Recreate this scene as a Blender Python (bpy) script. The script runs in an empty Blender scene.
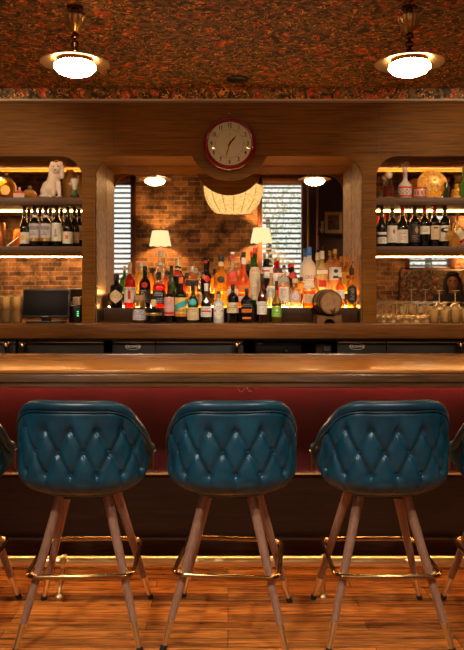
import bpy, bmesh, math, random
from mathutils import Vector, Matrix, Euler
random.seed(7)
S = bpy.context.scene
COL = S.collection
PI = math.pi
F, H, HX, HY = 710.0, 1.47, 228.0, 285.0        # focal length in pixels, eye height, vanishing point

def WX(x, d): return (x - HX) * d / F
def WZ(y, d): return H + (HY - y) * d / F

# ------------------------------------------------------------------ materials
MC = {}
def newmat(name):
    m = bpy.data.materials.new(name); m.use_nodes = True
    nt = m.node_tree; nt.nodes.clear()
    out = nt.nodes.new('ShaderNodeOutputMaterial')
    return m, nt, out
def N(nt, typ, **kw):
    n = nt.nodes.new(typ)
    for k, v in kw.items():
        if k.startswith('i_'):
            key = k[2:].replace('_', ' ')
            n.inputs[int(key) if key.isdigit() else key].default_value = v
        else: setattr(n, k, v)
    return n
def c4(c): return (c[0], c[1], c[2], 1.0)
def P(name, col, rough=0.5, metal=0.0, spec=0.5, coat=0.0, noise=0.0, nscale=20.0, bump=0.0):
    if name in MC: return MC[name]
    m, nt, out = newmat(name)
    b = N(nt, 'ShaderNodeBsdfPrincipled')
    b.inputs['Base Color'].default_value = c4(col); b.inputs['Roughness'].default_value = rough
    b.inputs['Metallic'].default_value = metal; b.inputs['Specular IOR Level'].default_value = spec
    b.inputs['Coat Weight'].default_value = coat; b.inputs['Coat Roughness'].default_value = 0.08
    nt.links.new(b.outputs[0], out.inputs[0])
    tc = N(nt, 'ShaderNodeTexCoord')
    nz = N(nt, 'ShaderNodeTexNoise', i_Scale=nscale, i_Detail=4.0)
    nt.links.new(tc.outputs['Object'], nz.inputs['Vector'])
    if noise > 0:
        r = N(nt, 'ShaderNodeMapRange'); r.inputs['To Min'].default_value = 1 - noise; r.inputs['To Max'].default_value = 1 + noise
        r.inputs['From Min'].default_value = 0.3; r.inputs['From Max'].default_value = 0.7
        mx = N(nt, 'ShaderNodeVectorMath', operation='SCALE'); mx.inputs[0].default_value = col
        nt.links.new(nz.outputs['Fac'], r.inputs['Value']); nt.links.new(r.outputs[0], mx.inputs['Scale'])
        nt.links.new(mx.outputs[0], b.inputs['Base Color'])
    if bump > 0:
        bp = N(nt, 'ShaderNodeBump', i_Strength=bump, i_Distance=0.002)
        nt.links.new(nz.outputs['Fac'], bp.inputs['Height']); nt.links.new(bp.outputs[0], b.inputs['Normal'])
    MC[name] = m; return m
def EMI(name, col, s):
    if name in MC: return MC[name]
    m, nt, out = newmat(name)
    e = N(nt, 'ShaderNodeEmission', i_Strength=s); e.inputs[0].default_value = c4(col)
    nt.links.new(e.outputs[0], out.inputs[0]); MC[name] = m; return m
def WOOD(name, c1, c2, scale=(1.5, 22, 22), rough=0.4, coat=0.0, bump=0.15, fig=1.0, spec=.3):
    if name in MC: return MC[name]
    m, nt, out = newmat(name)
    b = N(nt, 'ShaderNodeBsdfPrincipled', i_Roughness=rough); b.inputs['Specular IOR Level'].default_value = spec; b.inputs['Coat Weight'].default_value = coat
    b.inputs['Coat Roughness'].default_value = 0.12
    tc = N(nt, 'ShaderNodeTexCoord'); mp = N(nt, 'ShaderNodeMapping'); mp.inputs['Scale'].default_value = scale
    n1 = N(nt, 'ShaderNodeTexNoise', i_Scale=3.0, i_Detail=7.0, i_Roughness=0.62, i_Distortion=0.6)
    n2 = N(nt, 'ShaderNodeTexNoise', i_Scale=1.3, i_Detail=2.0)
    mix = N(nt, 'ShaderNodeMath', operation='ADD')
    ms = N(nt, 'ShaderNodeMath', operation='MULTIPLY', i_1=0.5 * fig)
    r = N(nt, 'ShaderNodeValToRGB')
    r.color_ramp.elements[0].position = 0.45; r.color_ramp.elements[0].color = c4(c1)
    r.color_ramp.elements[1].position = 0.95; r.color_ramp.elements[1].color = c4(c2)
    nt.links.new(tc.outputs['Object'], mp.inputs[0]); nt.links.new(mp.outputs[0], n1.inputs['Vector'])
    nt.links.new(tc.outputs['Object'], n2.inputs['Vector'])
    nt.links.new(n1.outputs['Fac'], mix.inputs[0]); nt.links.new(n2.outputs['Fac'], ms.inputs[0]); nt.links.new(ms.outputs[0], mix.inputs[1])
    nt.links.new(mix.outputs[0], r.inputs[0]); nt.links.new(r.outputs[0], b.inputs['Base Color'])
    bp = N(nt, 'ShaderNodeBump', i_Strength=bump, i_Distance=0.002)
    nt.links.new(n1.outputs['Fac'], bp.inputs['Height']); nt.links.new(bp.outputs[0], b.inputs['Normal'])
    nt.links.new(b.outputs[0], out.inputs[0]); MC[name] = m; return m
def LIQ(name, col, trans=0.5, rough=0.06, gl=1.0):
    """coloured glass or spirit: see-through, glows when lit from behind, glossy skin"""
    if name in MC: return MC[name]
    m, nt, out = newmat(name)
    t = N(nt, 'ShaderNodeBsdfTransparent')
    lw0 = N(nt, 'ShaderNodeLayerWeight', i_Blend=0.4); mc = N(nt, 'ShaderNodeMix', data_type='RGBA')
    mc.inputs['A'].default_value = c4(col); mc.inputs['B'].default_value = c4([q**2.2*.45 for q in col])
    nt.links.new(lw0.outputs['Facing'], mc.inputs['Factor']); nt.links.new(mc.outputs['Result'], t.inputs[0])
    d = N(nt, 'ShaderNodeBsdfTranslucent'); d.inputs[0].default_value = c4(col)
    a = N(nt, 'ShaderNodeMixShader', i_Fac=1 - trans)
    g = N(nt, 'ShaderNodeBsdfGlossy', i_Roughness=rough)
    lw = N(nt, 'ShaderNodeLayerWeight', i_Blend=0.35)
    sc = N(nt, 'ShaderNodeMath', operation='MULTIPLY', i_1=0.75 * gl)
    ad = N(nt, 'ShaderNodeMath', operation='ADD', i_1=0.05 * gl)
    mx = N(nt, 'ShaderNodeMixShader')
    nt.links.new(t.outputs[0], a.inputs[1]); nt.links.new(d.outputs[0], a.inputs[2])
    nt.links.new(lw.outputs['Facing'], sc.inputs[0]); nt.links.new(sc.outputs[0], ad.inputs[0]); nt.links.new(ad.outputs[0], mx.inputs[0])
    nt.links.new(a.outputs[0], mx.inputs[1]); nt.links.new(g.outputs[0], mx.inputs[2])
    nt.links.new(mx.outputs[0], out.inputs[0]); MC[name] = m; return m

def wallpaper_mat(name, scale=7.0, mul=1.0):
    m, nt, out = newmat(name)
    b = N(nt, 'ShaderNodeBsdfPrincipled', i_Roughness=0.55)
    tc = N(nt, 'ShaderNodeTexCoord')
    wn = N(nt, 'ShaderNodeTexNoise', i_Scale=scale * 0.9, i_Detail=2.0)
    sub = N(nt, 'ShaderNodeVectorMath', operation='SUBTRACT'); sub.inputs[1].default_value = (.5, .5, .5)
    scl = N(nt, 'ShaderNodeVectorMath', operation='SCALE', i_Scale=0.22)
    add = N(nt, 'ShaderNodeVectorMath', operation='ADD')
    L = nt.links.new
    L(tc.outputs['Object'], wn.inputs['Vector']); L(wn.outputs['Color'], sub.inputs[0]); L(sub.outputs[0], scl.inputs[0])
    L(tc.outputs['Object'], add.inputs[0]); L(scl.outputs[0], add.inputs[1])
    # ground
    g1 = N(nt, 'ShaderNodeTexNoise', i_Scale=scale * 3.5, i_Detail=3.0)
    L(add.outputs[0], g1.inputs['Vector'])
    rg = N(nt, 'ShaderNodeValToRGB'); e = rg.color_ramp.elements
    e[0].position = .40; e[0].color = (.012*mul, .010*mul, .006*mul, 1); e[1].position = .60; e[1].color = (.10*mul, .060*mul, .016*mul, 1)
    L(g1.outputs['Fac'], rg.inputs[0])
    # red flowers
    v = N(nt, 'ShaderNodeTexVoronoi', i_Scale=scale * 1.5); v.inputs['Randomness'].default_value = 0.8
    L(add.outputs[0], v.inputs['Vector'])
    pet = N(nt, 'ShaderNodeTexNoise', i_Scale=scale * 6.0, i_Detail=2.0); L(add.outputs[0], pet.inputs['Vector'])
    ad = N(nt, 'ShaderNodeMath', operation='MULTIPLY_ADD', i_1=0.55); L(pet.outputs['Fac'], ad.inputs[0]); L(v.outputs['Distance'], ad.inputs[2])
    rf = N(nt, 'ShaderNodeValToRGB'); e = rf.color_ramp.elements
    e[0].position = .54; e[0].color = (1, 1, 1, 1); e[1].position = .59; e[1].color = (0, 0, 0, 1)
    L(ad.outputs[0], rf.inputs[0])
    red = N(nt, 'ShaderNodeValToRGB'); e = red.color_ramp.elements
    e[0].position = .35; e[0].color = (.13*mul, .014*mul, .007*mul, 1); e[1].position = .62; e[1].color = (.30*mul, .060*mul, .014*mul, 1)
    L(pet.outputs['Fac'], red.inputs[0])
    m1 = N(nt, 'ShaderNodeMix', data_type='RGBA'); L(rf.outputs[0], m1.inputs['Factor']); L(rg.outputs[0], m1.inputs['A']); L(red.outputs[0], m1.inputs['B'])
    # orange scrolls
    sc = N(nt, 'ShaderNodeTexNoise', i_Scale=scale * 2.6, i_Detail=1.0, i_Distortion=1.2); L(tc.outputs['Object'], sc.inputs['Vector'])
    rs = N(nt, 'ShaderNodeValToRGB'); e = rs.color_ramp.elements
    e[0].position = .475; e[0].color = (0, 0, 0, 1); e[1].position = .50; e[1].color = (1, 1, 1, 1); e2 = rs.color_ramp.elements.new(.525); e2.color = (0, 0, 0, 1)
    L(sc.outputs['Fac'], rs.inputs[0])
    br = N(nt, 'ShaderNodeTexNoise', i_Scale=scale * 4.0, i_Detail=0.0); L(add.outputs[0], br.inputs['Vector'])
    rb = N(nt, 'ShaderNodeValToRGB'); rb.color_ramp.elements[0].position = .42; rb.color_ramp.elements[1].position = .50; L(br.outputs['Fac'], rb.inputs[0])
    mm = N(nt, 'ShaderNodeMath', operation='MULTIPLY'); L(rs.outputs[0], mm.inputs[0]); L(rb.outputs[0], mm.inputs[1])
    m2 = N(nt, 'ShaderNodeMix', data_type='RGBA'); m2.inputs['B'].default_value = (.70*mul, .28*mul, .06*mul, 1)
    L(mm.outputs[0], m2.inputs['Factor']); L(m1.outputs['Result'], m2.inputs['A'])
    L(m2.outputs['Result'], b.inputs['Base Color']); L(b.outputs[0], out.inputs[0])
    return m
def brick_mat(name):
    m, nt, out = newmat(name); L = nt.links.new
    b = N(nt, 'ShaderNodeBsdfPrincipled', i_Roughness=0.8)
    tc = N(nt, 'ShaderNodeTexCoord'); sx = N(nt, 'ShaderNodeSeparateXYZ'); cx = N(nt, 'ShaderNodeCombineXYZ')
    L(tc.outputs['Object'], sx.inputs[0]); L(sx.outputs['X'], cx.inputs['X']); L(sx.outputs['Z'], cx.inputs['Y'])
    wn = N(nt, 'ShaderNodeTexNoise', i_Scale=6.0, i_Detail=3.0); L(cx.outputs[0], wn.inputs['Vector'])
    s1 = N(nt, 'ShaderNodeVectorMath', operation='SCALE', i_Scale=0.03); L(wn.outputs['Color'], s1.inputs[0])
    a1 = N(nt, 'ShaderNodeVectorMath', operation='ADD'); L(cx.outputs[0], a1.inputs[0]); L(s1.outputs[0], a1.inputs[1])
    br = N(nt, 'ShaderNodeTexBrick', i_Scale=1.0)
    br.inputs['Brick Width'].default_value = .23; br.inputs['Row Height'].default_value = .082; br.inputs['Mortar Size'].default_value = .009
    br.inputs['Mortar Smooth'].default_value = .4; br.inputs['Bias'].default_value = -.1
    br.inputs['Color1'].default_value = (.36, .16, .058, 1); br.inputs['Color2'].default_value = (.08, .028, .013, 1)
    br.inputs['Mortar'].default_value = (.40, .24, .10, 1)
    L(a1.outputs[0], br.inputs['Vector'])
    n2 = N(nt, 'ShaderNodeTexNoise', i_Scale=3.5, i_Detail=6.0, i_Roughness=.7); L(cx.outputs[0], n2.inputs['Vector'])
    mr = N(nt, 'ShaderNodeMapRange'); mr.inputs['From Min'].default_value = .35; mr.inputs['From Max'].default_value = .68
    mr.inputs['To Min'].default_value = .12; mr.inputs['To Max'].default_value = 1.7
    L(n2.outputs['Fac'], mr.inputs['Value'])
    vs = N(nt, 'ShaderNodeVectorMath', operation='SCALE'); L(br.outputs['Color'], vs.inputs[0]); L(mr.outputs[0], vs.inputs['Scale'])
    L(vs.outputs[0], b.inputs['Base Color'])
    bp = N(nt, 'ShaderNodeBump', i_Strength=.6, i_Distance=.01); bp.invert = True
    L(br.outputs['Fac'], bp.inputs['Height']); L(bp.outputs[0], b.inputs['Normal']); L(b.outputs[0], out.inputs[0])
    return m
def floor_mat(name):
    m, nt, out = newmat(name); L = nt.links.new
    b = N(nt, 'ShaderNodeBsdfPrincipled', i_Roughness=.27)
    tc = N(nt, 'ShaderNodeTexCoord')
    br = N(nt, 'ShaderNodeTexBrick', i_Scale=1.0); br.offset = .37; br.offset_frequency = 3
    br.inputs['Brick Width'].default_value = .95; br.inputs['Row Height'].default_value = .072; br.inputs['Mortar Size'].default_value = .0012
    br.inputs['Bias'].default_value = 0
    br.inputs['Color1'].default_value = (.56, .19, .030, 1); br.inputs['Color2'].default_value = (.24, .070, .012, 1)
    br.inputs['Mortar'].default_value = (.05, .018, .006, 1)
    L(tc.outputs['Object'], br.inputs['Vector'])
    mp = N(nt, 'ShaderNodeMapping'); mp.inputs['Scale'].default_value = (2.2, 30, 1); L(tc.outputs['Object'], mp.inputs[0])
    n = N(nt, 'ShaderNodeTexNoise', i_Scale=1.6, i_Detail=7.0, i_Roughness=.65, i_Distortion=1.1); L(mp.outputs[0], n.inputs['Vector'])
    mr = N(nt, 'ShaderNodeMapRange'); mr.inputs['From Min'].default_value = .36; mr.inputs['From Max'].default_value = .66
    mr.inputs['To Min'].default_value = .30; mr.inputs['To Max'].default_value = 1.55; L(n.outputs['Fac'], mr.inputs['Value'])
    vs = N(nt, 'ShaderNodeVectorMath', operation='SCALE'); L(br.outputs['Color'], vs.inputs[0]); L(mr.outputs[0], vs.inputs['Scale'])
    L(vs.outputs[0], b.inputs['Base Color'])
    bp = N(nt, 'ShaderNodeBump', i_Strength=.12, i_Distance=.002); L(n.outputs['Fac'], bp.inputs['Height']); L(bp.outputs[0], b.inputs['Normal'])
    L(b.outputs[0], out.inputs[0]); return m
def foliage_mat():
    m, nt, out = newmat('leaves'); L = nt.links.new
    b = N(nt, 'ShaderNodeBsdfDiffuse'); tr = N(nt, 'ShaderNodeBsdfTranslucent'); mx = N(nt, 'ShaderNodeMixShader', i_Fac=.65)
    n = N(nt, 'ShaderNodeTexNoise', i_Scale=4.0, i_Detail=3.0); r = N(nt, 'ShaderNodeValToRGB'); e = r.color_ramp.elements
    e[0].position = .35; e[0].color = (.45, .55, .32, 1); e[1].position = .65; e[1].color = (.78, .85, .60, 1)
    L(n.outputs['Fac'], r.inputs[0]); L(r.outputs[0], b.inputs[0]); L(r.outputs[0], tr.inputs[0]); L(b.outputs[0], mx.inputs[1]); L(tr.outputs[0], mx.inputs[2]); L(mx.outputs[0], out.inputs[0])
    return m
def leather_mat(name, col):
    m, nt, out = newmat(name); L = nt.links.new
    b = N(nt, 'ShaderNodeBsdfPrincipled', i_Roughness=.34)
    tc = N(nt, 'ShaderNodeTexCoord')
    n = N(nt, 'ShaderNodeTexNoise', i_Scale=11.0, i_Detail=6.0, i_Roughness=.6); L(tc.outputs['Object'], n.inputs['Vector'])
    r = N(nt, 'ShaderNodeValToRGB'); e = r.color_ramp.elements
    e[0].position = .32; e[0].color = (col[0]*.6, col[1]*.6, col[2]*.62, 1); e[1].position = .70; e[1].color = (col[0]*1.6+.004, col[1]*1.45, col[2]*1.35, 1)
    L(n.outputs['Fac'], r.inputs[0]); L(r.outputs[0], b.inputs['Base Color'])
    v = N(nt, 'ShaderNodeTexVoronoi', i_Scale=260.0); L(tc.outputs['Object'], v.inputs['Vector'])
    bp = N(nt, 'ShaderNodeBump', i_Strength=.12, i_Distance=.001); L(v.outputs['Distance'], bp.inputs['Height']); L(bp.outputs[0], b.inputs['Normal'])
    L(b.outputs[0], out.inputs[0]); return m

M = {}
M['walnut'] = WOOD('walnut_veneer', (.075, .029, .004), (.25, .102, .014), (1.2, 9, 26), .55, bump=.04, spec=.12)
M['walnut_v'] = WOOD('walnut_upright', (.075, .029, .004), (.23, .094, .014), (26, 9, 1.2), .55, bump=.04, spec=.12)
M['shelfwood'] = WOOD('shelf_walnut', (.050, .022, .009), (.13, .058, .022), (1.2, 20, 20), .45)
M['counter'] = WOOD('counter_oak', (.07, .028, .010), (.26, .105, .030), (1.3, 14, 30), .28, bump=.1)
M['bartop'] = WOOD('bar_top_oak', (.34, .12, .020), (.72, .30, .06), (1.3, 18, 18), .27, coat=.2, bump=.05)
M['baredge'] = WOOD('bar_edge_oak', (.06, .026, .010), (.24, .105, .036), (1.8, 26, 26), .25, coat=.3, bump=.1)
M['panelwood'] = WOOD('dark_panel_wood', (.010, .0035, .0015), (.036, .012, .004), (1.2, 16, 20), .45)
M['legwood'] = WOOD('stool_leg_walnut', (.20, .095, .055), (.40, .215, .135), (40, 40, 2.0), .3, coat=.2, bump=.05)
M['riser'] = WOOD('riser_wood', (.022, .009, .004), (.055, .024, .010), (1.3, 20, 20), .4)
M['barrelwood'] = WOOD('barrel_oak', (.07, .035, .014), (.26, .135, .055), (8, 60, 60), .45)
M['trimwood'] = WOOD('window_trim_wood', (.07, .022, .010), (.17, .055, .024), (20, 8, 1), .5)
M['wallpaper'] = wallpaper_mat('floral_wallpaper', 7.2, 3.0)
M['floral_cloth'] = wallpaper_mat('floral_upholstery', 5.0, 1.0)
M['brick'] = brick_mat('old_brick')
M['floor'] = floor_mat('oak_floorboards')
M['leather'] = leather_mat('teal_leather', (.004, .060, .100))
M['leather_rim'] = leather_mat('teal_leather_rim', (.003, .048, .080))
M['redvinyl'] = P('red_vinyl', (.055, .0010, .006), .42, noise=.2, nscale=6)
M['brass'] = P('brass', (.95, .72, .36), .36, 1.0)
M['brass_d'] = P('aged_brass', (.55, .36, .15), .3, 1.0)
M['bronze'] = P('dark_bronze', (.16, .085, .045), .25, 1.0)
M['black'] = P('black_plastic', (.008, .008, .009), .35)
M['blackm'] = P('black_vinyl_steel', (.0035, .0035, .004), .5, noise=.2, nscale=120)
M['screen'] = P('dark_screen_glass', (.004, .004, .005), .5, spec=.15)
M['rubber'] = P('black_rubber', (.01, .01, .01), .6)
M['plaster'] = P('dark_plaster', (.05, .028, .018), .8)
M['maroon'] = P('maroon_paint', (.035, .008, .010), .5)
M['cream'] = P('cream_paint', (.75, .60, .38), .5)
M['mirror'] = P('mirror_glass', (.86, .80, .72), .015, 1.0)
M['etched'] = P('etched_aged_metal', (.46, .34, .23), .42, .8, noise=.35, nscale=26, bump=.3)
M['paper'] = P('label_paper', (.80, .78, .72), .6)
M['globe'] = EMI('opal_globe', (1.0, .62, .28), 62.0)
M['led'] = EMI('warm_led', (1.0, .46, .13), 60.0)
M['led_riser'] = EMI('warm_led_riser', (1.0, .52, .17), 60.0)
M['led_bar'] = EMI('warm_led_bar', (1.0, .55, .22), 108.0)
M['led_cove'] = EMI('warm_led_cove', (1.0, .62, .28), 110.0)
M['shade'] = EMI('lit_lamp_shade', (1.0, .66, .34), 1.7)

# ------------------------------------------------------------------ mesh helpers
def new(): return bmesh.new()
def box(bm, x0, x1, y0, y1, z0, z1, bev=0.0, mi=0, seg=2):
    b = bmesh.new()
    bmesh.ops.create_cube(b, size=1.0)
    for v in b.verts:
        v.co = Vector(((x0+x1)/2 + v.co.x*(x1-x0), (y0+y1)/2 + v.co.y*(y1-y0), (z0+z1)/2 + v.co.z*(z1-z0)))
    if bev > 0: bmesh.ops.bevel(b, geom=list(b.edges), offset=bev, segments=seg, affect='EDGES', profile=.5)
    merge(bm, b, mi=mi)
def merge(bm, b, mat=None, mi=None):
    vs = {}
    for v in b.verts: vs[v] = bm.verts.new(mat @ v.co if mat else v.co)
    for f in b.faces:
        try:
            nf = bm.faces.new([vs[v] for v in f.verts]); nf.material_index = f.material_index if mi is None else mi; nf.smooth = f.smooth
        except ValueError: pass
    b.free()
def lathe(bm, prof, seg=24, cx=0, cy=0, cz=0, n=2.0, mi=0, mifun=None, flat=1.0, mat=None, ripple=None):
    """prof: (radius, z) from bottom to top; n: superellipse exponent of the section"""
    rings = []
    for r, z in prof:
        ring = []
        for k in range(seg):
            a = 2*PI*k/seg
            c, s = math.cos(a), math.sin(a)
            q = 1.0 if n == 2 else (abs(c)**n + abs(s)**n) ** (-1.0/n)
            if ripple: q *= 1 + ripple[0]*math.cos(ripple[1]*a)
            p = Vector((cx + r*q*c, cy + r*q*s*flat, cz + z))
            ring.append(bm.verts.new(mat @ p if mat else p))
        rings.append(ring)
    for i in range(len(rings)-1):
        m_ = mifun((prof[i][1]+prof[i+1][1])/2) if mifun else mi
        for k in range(seg):
            f = bm.faces.new((rings[i][k], rings[i][(k+1) % seg], rings[i+1][(k+1) % seg], rings[i+1][k])); f.material_index = m_
    if prof[0][0] > 1e-6: bm.faces.new(list(reversed(rings[0]))).material_index = mifun(prof[0][1]) if mifun else mi
    if prof[-1][0] > 1e-6: bm.faces.new(rings[-1]).material_index = mifun(prof[-1][1]) if mifun else mi
def cone(bm, p0, p1, r0, r1, seg=16, mi=0):
    p0, p1 = Vector(p0), Vector(p1); d = p1 - p0
    q = d.to_track_quat('Z', 'Y').to_matrix().to_4x4(); q.translation = p0
    lathe(bm, [(r0, 0), (r1, d.length)], seg, mat=q, mi=mi)
def tube(bm, pts, r, seg=10, closed=False, mi=0):
    pts = [Vector(p) for p in pts]; n = len(pts); rings = []
    up = Vector((0, 0, 1))
    for i, p in enumerate(pts):
        a = pts[(i-1) % n] if (closed or i > 0) else p; b = pts[(i+1) % n] if (closed or i < n-1) else p
        t = (b-a).normalized()
        u = up if abs(t.dot(up)) < .95 else Vector((1, 0, 0))
        s = t.cross(u).normalized(); w = s.cross(t).normalized()
        rr = r[i] if isinstance(r, (list, tuple)) else r
        rings.append([bm.verts.new(p + (s*math.cos(2*PI*k/seg) + w*math.sin(2*PI*k/seg))*rr) for k in range(seg)])
    for i in range(n if closed else n-1):
        A, B = rings[i], rings[(i+1) % n]
        for k in range(seg): bm.faces.new((A[k], A[(k+1) % seg], B[(k+1) % seg], B[k])).material_index = mi
    if not closed:
        bm.faces.new(list(reversed(rings[0]))).material_index = mi; bm.faces.new(rings[-1]).material_index = mi
def prism(bm, outline, y0, y1, mi=0):
    """outline in (x, z), extruded from y0 to y1"""
    A = [bm.verts.new((x, y0, z)) for x, z in outline]; B = [bm.verts.new((x, y1, z)) for x, z in outline]
    bm.faces.new(A).material_index = mi; bm.faces.new(list(reversed(B))).material_index = mi
    n = len(A)
    for i in range(n): bm.faces.new((A[i], B[i], B[(i+1) % n], A[(i+1) % n])).material_index = mi
def ball(bm, c, r, seg=16, mi=0, mat=None):
    b = bmesh.new(); bmesh.ops.create_uvsphere(b, u_segments=seg, v_segments=max(6, seg//2), radius=1.0)
    rr = r if isinstance(r, (tuple, list)) else (r, r, r)
    T = Matrix.Translation(Vector(c)) @ (mat if mat else Matrix.Identity(4)) @ Matrix.Diagonal((*rr, 1))
    merge(bm, b, T, mi=mi)
def obj(name, bm, mats, parent=None, origin=None, world=False, smooth=True, ang=38):
    me = bpy.data.meshes.new(name)
    off = Vector(origin) if origin else (parent_loc(parent) if (world and parent) else Vector((0, 0, 0)))
    if off.length > 0:
        for v in bm.verts: v.co -= off
    bmesh.ops.recalc_face_normals(bm, faces=bm.faces)
    bm.to_mesh(me); bm.free()
    for m in (mats if isinstance(mats, (list, tuple)) else [mats]): me.materials.append(m)
    if smooth:
        for p in me.polygons: p.use_smooth = True
        me.set_sharp_from_angle(angle=math.radians(ang))
    o = bpy.data.objects.new(name, me); COL.objects.link(o)
    if parent: o.parent = parent
    if origin: o.location = origin
    return o
def parent_loc(p):
    v = Vector((0, 0, 0))
    while p: v += Vector(p.location); p = p.parent
    return v
def tag(o, label, cat, group=None, kind=None):
    o['label'] = label; o['category'] = cat
    if group: o['group'] = group
    if kind: o['kind'] = kind
    return o
def thing(name, label, cat, loc=(0, 0, 0), rz=0.0, group=None):
    o = bpy.data.objects.new(name, None); COL.objects.link(o); o.empty_display_size = .05
    o.location = loc; o.rotation_euler = (0, 0, rz)
    return tag(o, label, cat, group)
def struct(name, bm, m, label=None, **kw):
    o = obj(name, bm, m, **kw); o['kind'] = 'structure'
    if label: o['label'] = label
    return o
def dup(root, loc=None, rz=None, label=None, group=None):
    def cp(o, par):
        c = o.copy(); COL.objects.link(c)
        if par is not None: c.parent = par
        for ch in list(o.children): cp(ch, c)
        return c
    kids = list(root.children); r = root.copy(); COL.objects.link(r)
    for k in kids: cp(k, r)
    if loc is not None: r.location = loc
    if rz is not None: r.rotation_euler = (0, 0, rz)
    if label: r['label'] = label
    if group: r['group'] = group
    return r
def text_tris(s, size, bold=0.0):
    """2D text as list of polygons, centred at 0"""
    cu = bpy.data.curves.new('t', 'FONT'); cu.body = s; cu.size = size; cu.align_x = 'CENTER'; cu.align_y = 'CENTER'; cu.offset = bold; cu.resolution_u = 2
    o = bpy.data.objects.new('t', cu); COL.objects.link(o)
    dg = bpy.context.evaluated_depsgraph_get(); me = bpy.data.meshes.new_from_object(o.evaluated_get(dg))
    V = [v.co.copy() for v in me.vertices]; Fc = [list(p.vertices) for p in me.polygons]
    bpy.data.objects.remove(o); bpy.data.curves.remove(cu); bpy.data.meshes.remove(me)
    return V, Fc
def put_text(bm, s, size, fn, mi=0, bold=0.0, sx=1.0):
    V, Fc = text_tris(s, size, bold)
    vs = [bm.verts.new(fn(v.x*sx, v.y)) for v in V]
    for f in Fc:
        try: bm.faces.new([vs[i] for i in f]).material_index = mi
        except ValueError: pass
def arc(cx, cz, r, a0, a1, n=10):
    return [(cx + r*math.cos(math.radians(a0+(a1-a0)*i/n)), cz + r*math.sin(math.radians(a0+(a1-a0)*i/n))) for i in range(n+1)]

# ================================================================== SETTING
XL, XR, YB, YF = -4.4, 4.6, 5.47, -1.5
CZ, CZ2 = 2.84, 4.2
b = new(); box(b, XL, XR, YF, YB, -.05, 0); struct('floor', b, M['floor'], smooth=False)
b = new(); box(b, XL, XR, 2.62, 4.95, CZ, CZ+.05); struct('ceiling', b, M['wallpaper'], smooth=False)
b = new(); box(b, XL, XR, YF, 2.6, CZ2, CZ2+.05); struct('ceiling', b, M['plaster'], smooth=False)
b = new(); box(b, XL, XR, 2.58, 2.62, CZ, CZ2+.05); struct('trim_1', b, M['walnut'], smooth=False)
b = new(); box(b, XL, XR, 4.95, 4.995, 2.765, CZ+.05); struct('trim_2', b, M['wallpaper'], smooth=False)
b = new(); box(b, XL, XR, 4.935, 4.99, 2.752, 2.765, .003); struct('trim_3', b, M['cream'])
b = new(); box(b, XL, XR, YB, YB+.1, 0, CZ2); struct('wall_back', b, M['plaster'], smooth=False)
b = new(); box(b, XL-.1, XL, YF, YB, 0, CZ2); struct('wall_left', b, M['plaster'], smooth=False)
b = new(); box(b, XR, XR+.1, YF, YB, 0, CZ2); struct('wall_right', b, M['plaster'], smooth=False)
# brick wall behind the camera, with three window openings
WIN = [(-2.45, -1.67, 1.0, 3.26), (.574, 1.30, 1.0, 3.26), (3.13, 3.86, 1.757, 3.26)]
b = new(); xs = XL
for (x0, x1, z0, z1) in WIN:
    box(b, xs, x0, YF-.2, YF, 0, CZ2); box(b, x0, x1, YF-.2, YF, 0, z0); box(b, x0, x1, YF-.2, YF, z1, CZ2); xs = x1
box(b, xs, XR, YF-.2, YF, 0, CZ2)
struct('wall_front', b, M['brick'], smooth=False)
M['blind'] = P('wooden_blind_slats', (.16, .12, .08), .5)
M['pane'] = LIQ('window_glass', (.96, .98, .97), .97, .02, .5)
for i, (x0, x1, z0, z1) in enumerate(WIN):
    f = new(); t = .06
    for a in ((x0-.05, x0+.02, z0-.05, z1+.08), (x1-.02, x1+.07, z0-.05, z1+.08), (x0-.05, x1+.07, z1, z1+.09), (x0-.05, x1+.07, z0-.07, z0+.02)):
        box(f, a[0], a[1], YF-.12, YF+.04, a[2], a[3], .004)
    w = struct('window_%d' % (i+1), f, M['trimwood'])
    g = new(); box(g, x0, x1, YF-.13, YF-.125, z0, z1); obj('pane', g, M['pane'], w)
    s = new(); z = z0 + .05
    while z < z1-.01:
        c = Matrix.Translation((0, YF-.04, z)) @ Matrix.Rotation(math.radians(-30), 4, 'X')
        q = bmesh.new(); box(q, x0+.03, x1-.03, -.033, .033, -.003, .003); merge(s, q, c)
        z += .088
    box(s, x0+.02, x1-.02, YF-.07, YF-.01, z1-.05, z1)
    obj('blind', s, M['blind'], w, smooth=False)
# dark maroon wall bay beside the window, with brass and copper pipes
b = new(); box(b, 1.40, 2.25, YF, YF+.05, 0, CZ2); struct('trim_4', b, M['maroon'], smooth=False)
b = new(); tube(b, [(1.385, YF+.09, 0), (1.385, YF+.09, CZ2)], .022); struct('trim_5', b, M['brass_d'])
b = new(); tube(b, [(1.54, YF+.10, 0), (1.54, YF+.10, CZ2)], .024); struct('trim_6', b, P('copper_pink', (.55, .30, .28), .3, 1.0))
b = new(); tube(b, [(-.43, YF+.02, 2.74), (-.43, YF+.02, CZ2)], .012); struct('trim_7', b, M['brass_d'])
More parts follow.
